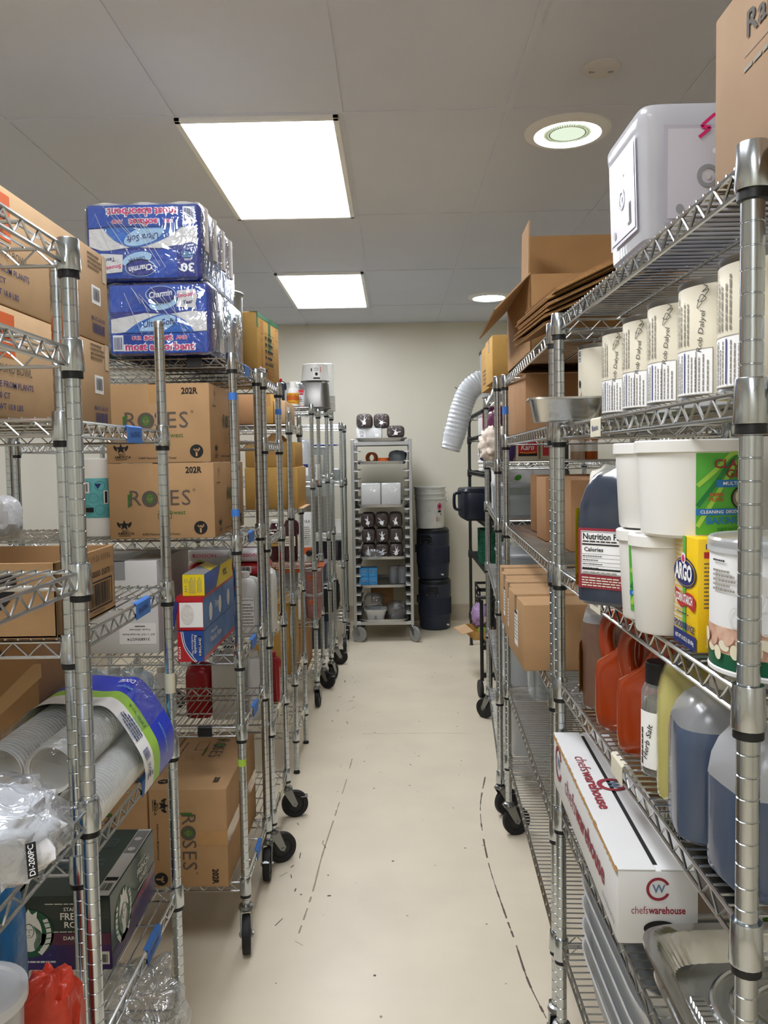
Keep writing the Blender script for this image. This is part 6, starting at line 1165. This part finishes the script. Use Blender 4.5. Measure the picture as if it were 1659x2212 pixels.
t = thing('rubbish_bag', 'crumpled lavender plastic bag spilling out of the cardboard carton', 'bag', (.59, 5.58, deck(.26)+.061)); o = MB().loft(blob((.055, .08, .09), 2.2, .13, 6, 71, 30, 18)).build('bag', 'lavender', t)
p = Print(.012); F = flat((-.0, -.07, .06), (1, 0, 0), (0, 0, 1)); p.poly(F, [(-.03, -.06), (.05, -.10), (.055, -.07), (.0, -.02)], 'lab_lime', 1); p.poly(F, [(.02, -.01), (.06, .02), (.055, .05), (.02, .03)], 'pale_pink', 1); p.build(t, 'wrapper_scraps')

# ================================================================== BACK WALL: SHEET PAN RACK
t = thing('sheet_pan_rack', 'tall aluminium sheet pan rack on casters against the far wall', 'pan rack', (-.10, 6.90, 0)); RK = t
W2, D2, HT = .238, .28, 1.69
for s in (-1, 1):
    for q in (-1, 1): MB().box(s*W2-.014, s*W2+.014, q*D2-.014, q*D2+.014, .135, HT, 0, .003).build('upright', 'aluminum', t)
    b = MB(); b.box(s*(W2-.012)-.002, s*(W2-.012)+.002, -D2, D2, .16, 1.62); b.build('side_panel', 'aluminum', t)
zl = [1.60-.0795*k for k in range(19)]
for s in (-1, 1):
    for z in zl:
        b = MB(); x0, x1 = sorted((s*(W2-.012), s*(W2-.050))); b.box(x0, x1, -D2-.016, D2, z-.009, z-.005); b.box(x0, x1, -D2-.016, -D2-.012, z-.018, z-.004); b.build('ledge', 'alu_light', t)
for z in (1.655, .155):
    b = MB(); b.box(-W2, W2, -D2-.012, -D2+.008, z-.015, z+.015, 0, .002); b.box(-W2, W2, D2-.01, D2+.01, z-.015, z+.015, 0, .002); b.build('crossbar', 'aluminum', t)
MB().box(-W2, W2, -D2, D2, 1.668, 1.672).build('top_panel', 'aluminum', t)
for (x, y, yaw) in ((-W2, -D2, -.35), (W2, -D2, -.95), (-W2, D2, .6), (W2, D2, 1.3)): caster('caster', x, y, yaw, .137, t, wheelmat='wheel_grey', r=.064)
def pan(z, lb, grp='sheet pans on the rack'):
    t = thing('sheet_pan', lb, 'sheet pan', (-.10, 6.885, z), 0, grp); hx, hy = .216, .30
    MB().loft([rr(hx*.90, hy*.92, 0, 9, 40), rr(hx*.955, hy*.965, .020, 9, 40), rr(hx, hy, .022, 9, 40), rr(hx*1.0, hy*1.0, .026, 9, 40), rr(hx*.96, hy*.97, .0255, 9, 40), rr(hx*.905, hy*.925, .0025, 9, 40)]).build('pan', 'pan_steel', t); return t
PZ = [1.675, 1.483, 1.126, .692, .456, .165]
for z, lb in zip(PZ, ('topmost sheet pan, carrying the white box and three loaves', 'sheet pan with the orange tape rolls', 'sheet pan with the two white blocks', 'sheet pan with the nine bagged loaves', 'sheet pan with the blue boxes', 'lowest sheet pan with the white tub and clear bags')): pan(z, lb)
PT = [z+.004 for z in PZ]
def loaf(label, x, z, w_, h, y=6.72, seed=1, ln=.24, grp='bagged dark bread loaves'):
    t = thing('bread_loaf', label, 'bread', (x, y, z), 0, grp); hx = w_/2
    b = MB(); R = []
    for k, (yy, f) in enumerate(((-.5, .82), (-.46, .95), (-.3, 1), (.3, 1), (.46, .95), (.5, .8))):
        R.append([(hx*f*math.copysign(abs(math.cos(a))**.5, math.cos(a)), yy*ln, h*.5+h*.5*f*math.copysign(abs(math.sin(a))**.55, math.sin(a))) for a in [2*PI*i/28 for i in range(28)]])
    b.loft(R).build('loaf', 'bread', t)
    b = MB(); R = []
    for k, (yy, f) in enumerate(((-.56, .10), (-.545, .45), (-.52, .8), (-.46, 1.02), (-.2, 1.05), (.3, 1.05), (.52, .9))):
        ring = []
        for i in range(36):
            a = 2*PI*i/36; d = 1+.05*noise.noise(Vector((math.cos(a)*4, math.sin(a)*4+seed*7, yy*9)))+(.05*math.sin(a*9+seed) if k < 3 else 0)
            ring.append((hx*f*d*math.copysign(abs(math.cos(a))**.6, math.cos(a)), yy*ln, max(.0008, h*.48+h*.52*f*d*math.copysign(abs(math.sin(a))**.6, math.sin(a)))))
        R.append(ring)
    b.loft(R, caps=(0, 1)).build('plastic_bag', 'bread_film', t)
    b = MB(); rq = random.Random(seed)
    for k in range(9):
        a = rq.uniform(0, 2*PI); L = rq.uniform(.15, .42); b.tube([(0, -.555*ln, h*.42), (hx*L*.6*math.cos(a), -.562*ln, h*.42+h*L*.6*math.sin(a)), (hx*L*1.6*math.cos(a), -.545*ln, h*.45+h*L*math.sin(a))], [.0045, .003, .0012], 5)
    b.loft([[(p_[0], -.565*ln+p_[2]*.3-.01, h*.34+p_[1]) for p_ in rr(.016, .014, 0, 2, 10)], [(p_[0]*.4, -.57*ln, h*.42+p_[1]*.4) for p_ in rr(.016, .014, 0, 2, 10)]]); b.build('gathered_end', 'bag_white', t)
t, fc, hx, hy, h = carton('white_box', 'white card box on the topmost pan, under two loaves', 'box', -.305, -.095, 6.66, 6.9, PT[0]+.022, PT[0]+.105, 'white_card', tape=None, ch=.002); p = Print(); F = fc['front']; p.rect(F, -.09, -.035, -.03, .03, 'ink_white', 1); p.dashes(F, -.08, -.01, -.04, .02, 3, 'ink_grey'); p.bars(F, -.075, -.03, -.045, -.015, 'ink', 8); p.rect(F, .05, -.03, .08, -.005, 'ink_white', 1); p.build(t)
loaf('bagged dark loaf on the white box, left one', -.238, PT[0]+.106, .132, .118, 6.76, 1); loaf('bagged dark loaf on the white box, right one', -.095, PT[0]+.106, .13, .118, 6.77, 2); loaf('bagged dark loaf lying alone right of the white box', .022, PT[0]+.022, .145, .10, 6.74, 3)
# orange rolls
t = thing('tape_roll', 'orange tape roll lying flat on the second pan', 'tape', (-.085, 6.72, PT[1]+.0015)); MB().lathe([(.030, 0), (.052, 0), (.052, .048), (.030, .048), (.030, 0)], 32, caps=(0, 0)).build('tape', 'ink_orange', t); MB().lathe([(.0295, .0005), (.0295, .0475)], 32, caps=(0, 0)).build('core', 'card_pale', t)
t = thing('tape_roll', 'orange tape roll standing upright behind the flat one', 'tape', (-.185, 6.80, PT[1]+.050)); MB().lathe([(.030, -.024), (.048, -.024), (.048, .024), (.030, .024), (.030, -.024)], 32, caps=(0, 0), M=Matrix.Rotation(1.2, 4, 'Z') @ Matrix.Rotation(PI/2, 4, 'Y')).build('tape', 'orange', t)
bagthing('grey_bag', 'crumpled dark grey bag right of the orange tape rolls', 'bag', .035, 6.80, PT[1]+.001, (.075, .11, .055), 'grey_bag', 81, .1)
t = thing('white_card', 'white card lying at the left end of the second pan', 'card', (-.24, 6.68, PT[1]+.002)); MB().box(-.05, .05, -.05, .05, 0, .012, 0, .002).build('card', 'ink_white', t)
for x0, lb in ((-.275, 'white wrapped block on the third pan, left one'), (-.1065, 'white wrapped block on the third pan, right one')):
    t = thing('napkin_block', lb, 'napkins', (x0+.083, 6.74, PT[2]+.0015), 0, 'white wrapped blocks'); MB().box(-.0825, .0825, -.12, .12, 0, .195, 0, .012, 3).build('napkins', 'cream_box', t); MB().box(-.084, .084, -.122, .122, .0005, .197, 0, .012, 3).build('wrap', 'shrink_film', t)
for r_ in range(3):
    for c in range(3):
        loaf(['bottom', 'middle', 'top'][r_]+'-row bagged loaf, '+['left', 'centre', 'right'][c]+' one of three on the fourth pan', -.222+.116*c+(.004 if r_ == 1 else 0), PT[3]+.002+r_*.128, .113, .122, 6.75, 10+r_*3+c)
bagthing('clear_bag', 'loose clear bag ends hanging off the fourth pan front', 'bag', -.175, 6.60, PT[3]+.002, (.07, .025, .04), 'bag_film', 91, .15)
for k, (x, z) in enumerate(((-.265, 0), (-.188, 0), (-.265, .078), (-.188, .078))):
    t, fc, hx, hy, h = carton('blue_box', ['lower left', 'lower right', 'upper left', 'upper right'][k]+' sky-blue box of four on the fifth pan', 'box', x-.0375, x+.0375, 6.64, 6.74, PT[4]+.002+z, PT[4]+.0785+z, 'sky_box', tape=None, ch=.001, group='sky-blue boxes'); p = Print(); F = fc['front']; p.rect(F, -.022, .006, .022, .016, 'ink', 1); p.rect(F, -.021, .009, .021, .012, 'ink_white', 2); p.dashes(F, -.02, -.022, .015, -.012, 2, 'ink_ltblue'); p.build(t)
for k, (x, lb) in enumerate(((-.015, 'grey translucent cup stack at the middle of the fifth pan'), (.06, 'grey translucent cup stack at the right end of the fifth pan'))):
    cyl_tub('plastic_cup', lb, 'cups', x, 6.80, PT[4]+.002, .038, .046, .15, 'tub_frost', None)
t = thing('white_tub', 'white tapered tub at the left of the lowest pan', 'tub', (-.17, 6.73, PT[5]+.002)); MB().loft([rr(.072, .07, 0, 5), rr(.092, .09, .082, 5), rr(.099, .097, .083, 5), rr(.099, .097, .088, 5), rr(.09, .088, .086, 5), rr(.074, .072, .004, 5)]).build('tub', 'white_plastic', t); p = Print(.0015); p.rect(flat((0, -.083, .04), (1, 0, 0), (0, .24, .97)), -.012, -.022, .008, .0, 'ink_grey', 1); p.build(t)
bagthing('clear_bag', 'puffy clear bag rising out of the white tapered tub', 'bag', -.19, 6.74, PT[5]+.09, (.08, .07, .065), 'bag_film', 93, .12)
bagthing('clear_bag', 'puffy clear bag at the right end of the lowest pan', 'bag', .005, 6.74, PT[5]+.002, (.085, .09, .075), 'bag_film', 94, .12)
t, fc, hx, hy, h = carton('brown_box', 'brown carton standing at the back of the lowest pan', 'box', -.215, -.02, 6.90, 7.05, PT[5]+.002, .42, 'card_warm', tape=None); p = Print(); p.dashes(fc['front'], -.05, .03, .05, .06, 2, 'ink_soft'); p.build(t)
# ================================================================== STACKED COOLERS AND BUCKET
def cooler(label, x, y, z, rot, hang):
    t = thing('drink_cooler', label, 'cooler', (x, y, z), rot, 'round drink coolers')
    pr = [(.128, 0), (.134, .006), (.138, .02), (.142, .115), (.145, .117), (.146, .13), (.1465, .29), (.1445, .30), (.1445, .305), (.1465, .31), (.146, .40), (.142, .41)]
    MB().lathe(pr, 56).build('body', 'cooler', t); MB().lathe([(.143, .408), (.146, .412), (.146, .432), (.138, .440), (.132, .449), (.125, .452), (.02, .450)], 56).build('lid', 'cooler_lid', t)
    b = MB()
    for k in range(46):
        a = -PI/2-1.5+k*3.0/45; b.tube([(.1465*math.cos(a), .1465*math.sin(a), .14), (.1467*math.cos(a), .1467*math.sin(a), .285)], .0022, 5)
    b.build('ribs', 'cooler', t)
    a = math.radians(hang); F = lambda x, z_, d=0: ((.146+d)*math.cos(a+x/.146), (.146+d)*math.sin(a+x/.146), z_)
    b = MB(); b.loft([[F(x, z_, .0) for x, z_ in ((-.055, .315), (.055, .315), (.050, .375), (.035, .395), (-.035, .395), (-.050, .375))], [F(x, z_, .010) for x, z_ in ((-.055, .315), (.055, .315), (.050, .375), (.035, .395), (-.035, .395), (-.050, .375))]]); b.build('handle_recess', 'cooler_lid', t)
    MB().tube([F(x, z_, .016) for x, z_ in smooth([(-.046, .325), (-.042, .355), (-.025, .365), (.025, .365), (.042, .355), (.046, .325)], 5)], .007, 8).build('handle', 'black', t)
    for q in (-1, 1): MB().lathe([(.004, 0), (.003, .003)], 8, M=Matrix.Translation(F(q*.046, .322, .012)) @ Matrix.Rotation(a, 4, 'Z') @ Matrix.Rotation(PI/2, 4, 'Y')).build('screw', 'chrome', t)
    a2 = a-1.25; MB().box(-.012, .012, -.03, .03, .23, .30, 0, .005, M=Matrix.Translation((.148*math.cos(a2), .148*math.sin(a2), 0)) @ Matrix.Rotation(a2, 4, 'Z')).build('side_lug', 'cooler', t)
    a3 = a+1.0; MB().tube([((.14+q)*math.cos(a3), (.14+q)*math.sin(a3), .045) for q in (0, .02)], .008, 8).build('spigot', 'white_plastic', t)
    return t
cooler('lower dark blue round drink cooler standing on the floor', .352, 7.14, 0, 0, -100); cooler('upper dark blue round drink cooler stacked on the other', .342, 7.14, .454, .0, -118)
t = thing('pail', 'scuffed white five-gallon pail on top of the stacked coolers', 'pail', (.318, 7.12, .454+.4525)); MB().lathe([(.118, 0), (.122, .004), (.132, .255), (.138, .256), (.138, .266), (.133, .268), (.134, .300), (.140, .301), (.140, .310), (.135, .312), (.136, .352), (.142, .354), (.143, .366), (.137, .368), (.134, .362), (.120, .01)], 52).build('bucket', 'bucket_white', t)
MB().tube(smooth([(.136, -.02, .325), (.150, -.04, .30), (.152, -.06, .25), (.142, -.075, .235), (.137, -.07, .27)], 6), .0022, 6).build('wire_handle', 'chrome_dark', t)
p = Print(.0012); F = cyl(0, 0, .13, .127, -52, .039); p.ring(F, .0, .065, .014, .024, 'ink_pink', asp=1.2); p.ell(F, 0, .065, .011, .013, 'ink', 2); p.rect(F, -.016, .012, .016, .030, 'ink_black', 2, 3); p.rect(F, -.022, -.02, .004, .008, 'smoke_white', 2, 3); p.poly(F, [(.006, -.01), (.02, -.012), (.018, .008)], 'ink_black'); p.rect(F, -.03, -.07, -.024, -.025, 'ink_red', 2); p.rect(F, -.022, -.07, .014, -.025, 'smoke_white', 2, 4); p.dashes(F, -.02, -.066, .01, -.03, 5, 'ink_grey', lay=3); p.line(cyl(0, 0, .13, .127, -95, .039), [(-.005, .02), (.004, .026)], .004, 'ink_grey'); p.build(t, 'stickers')
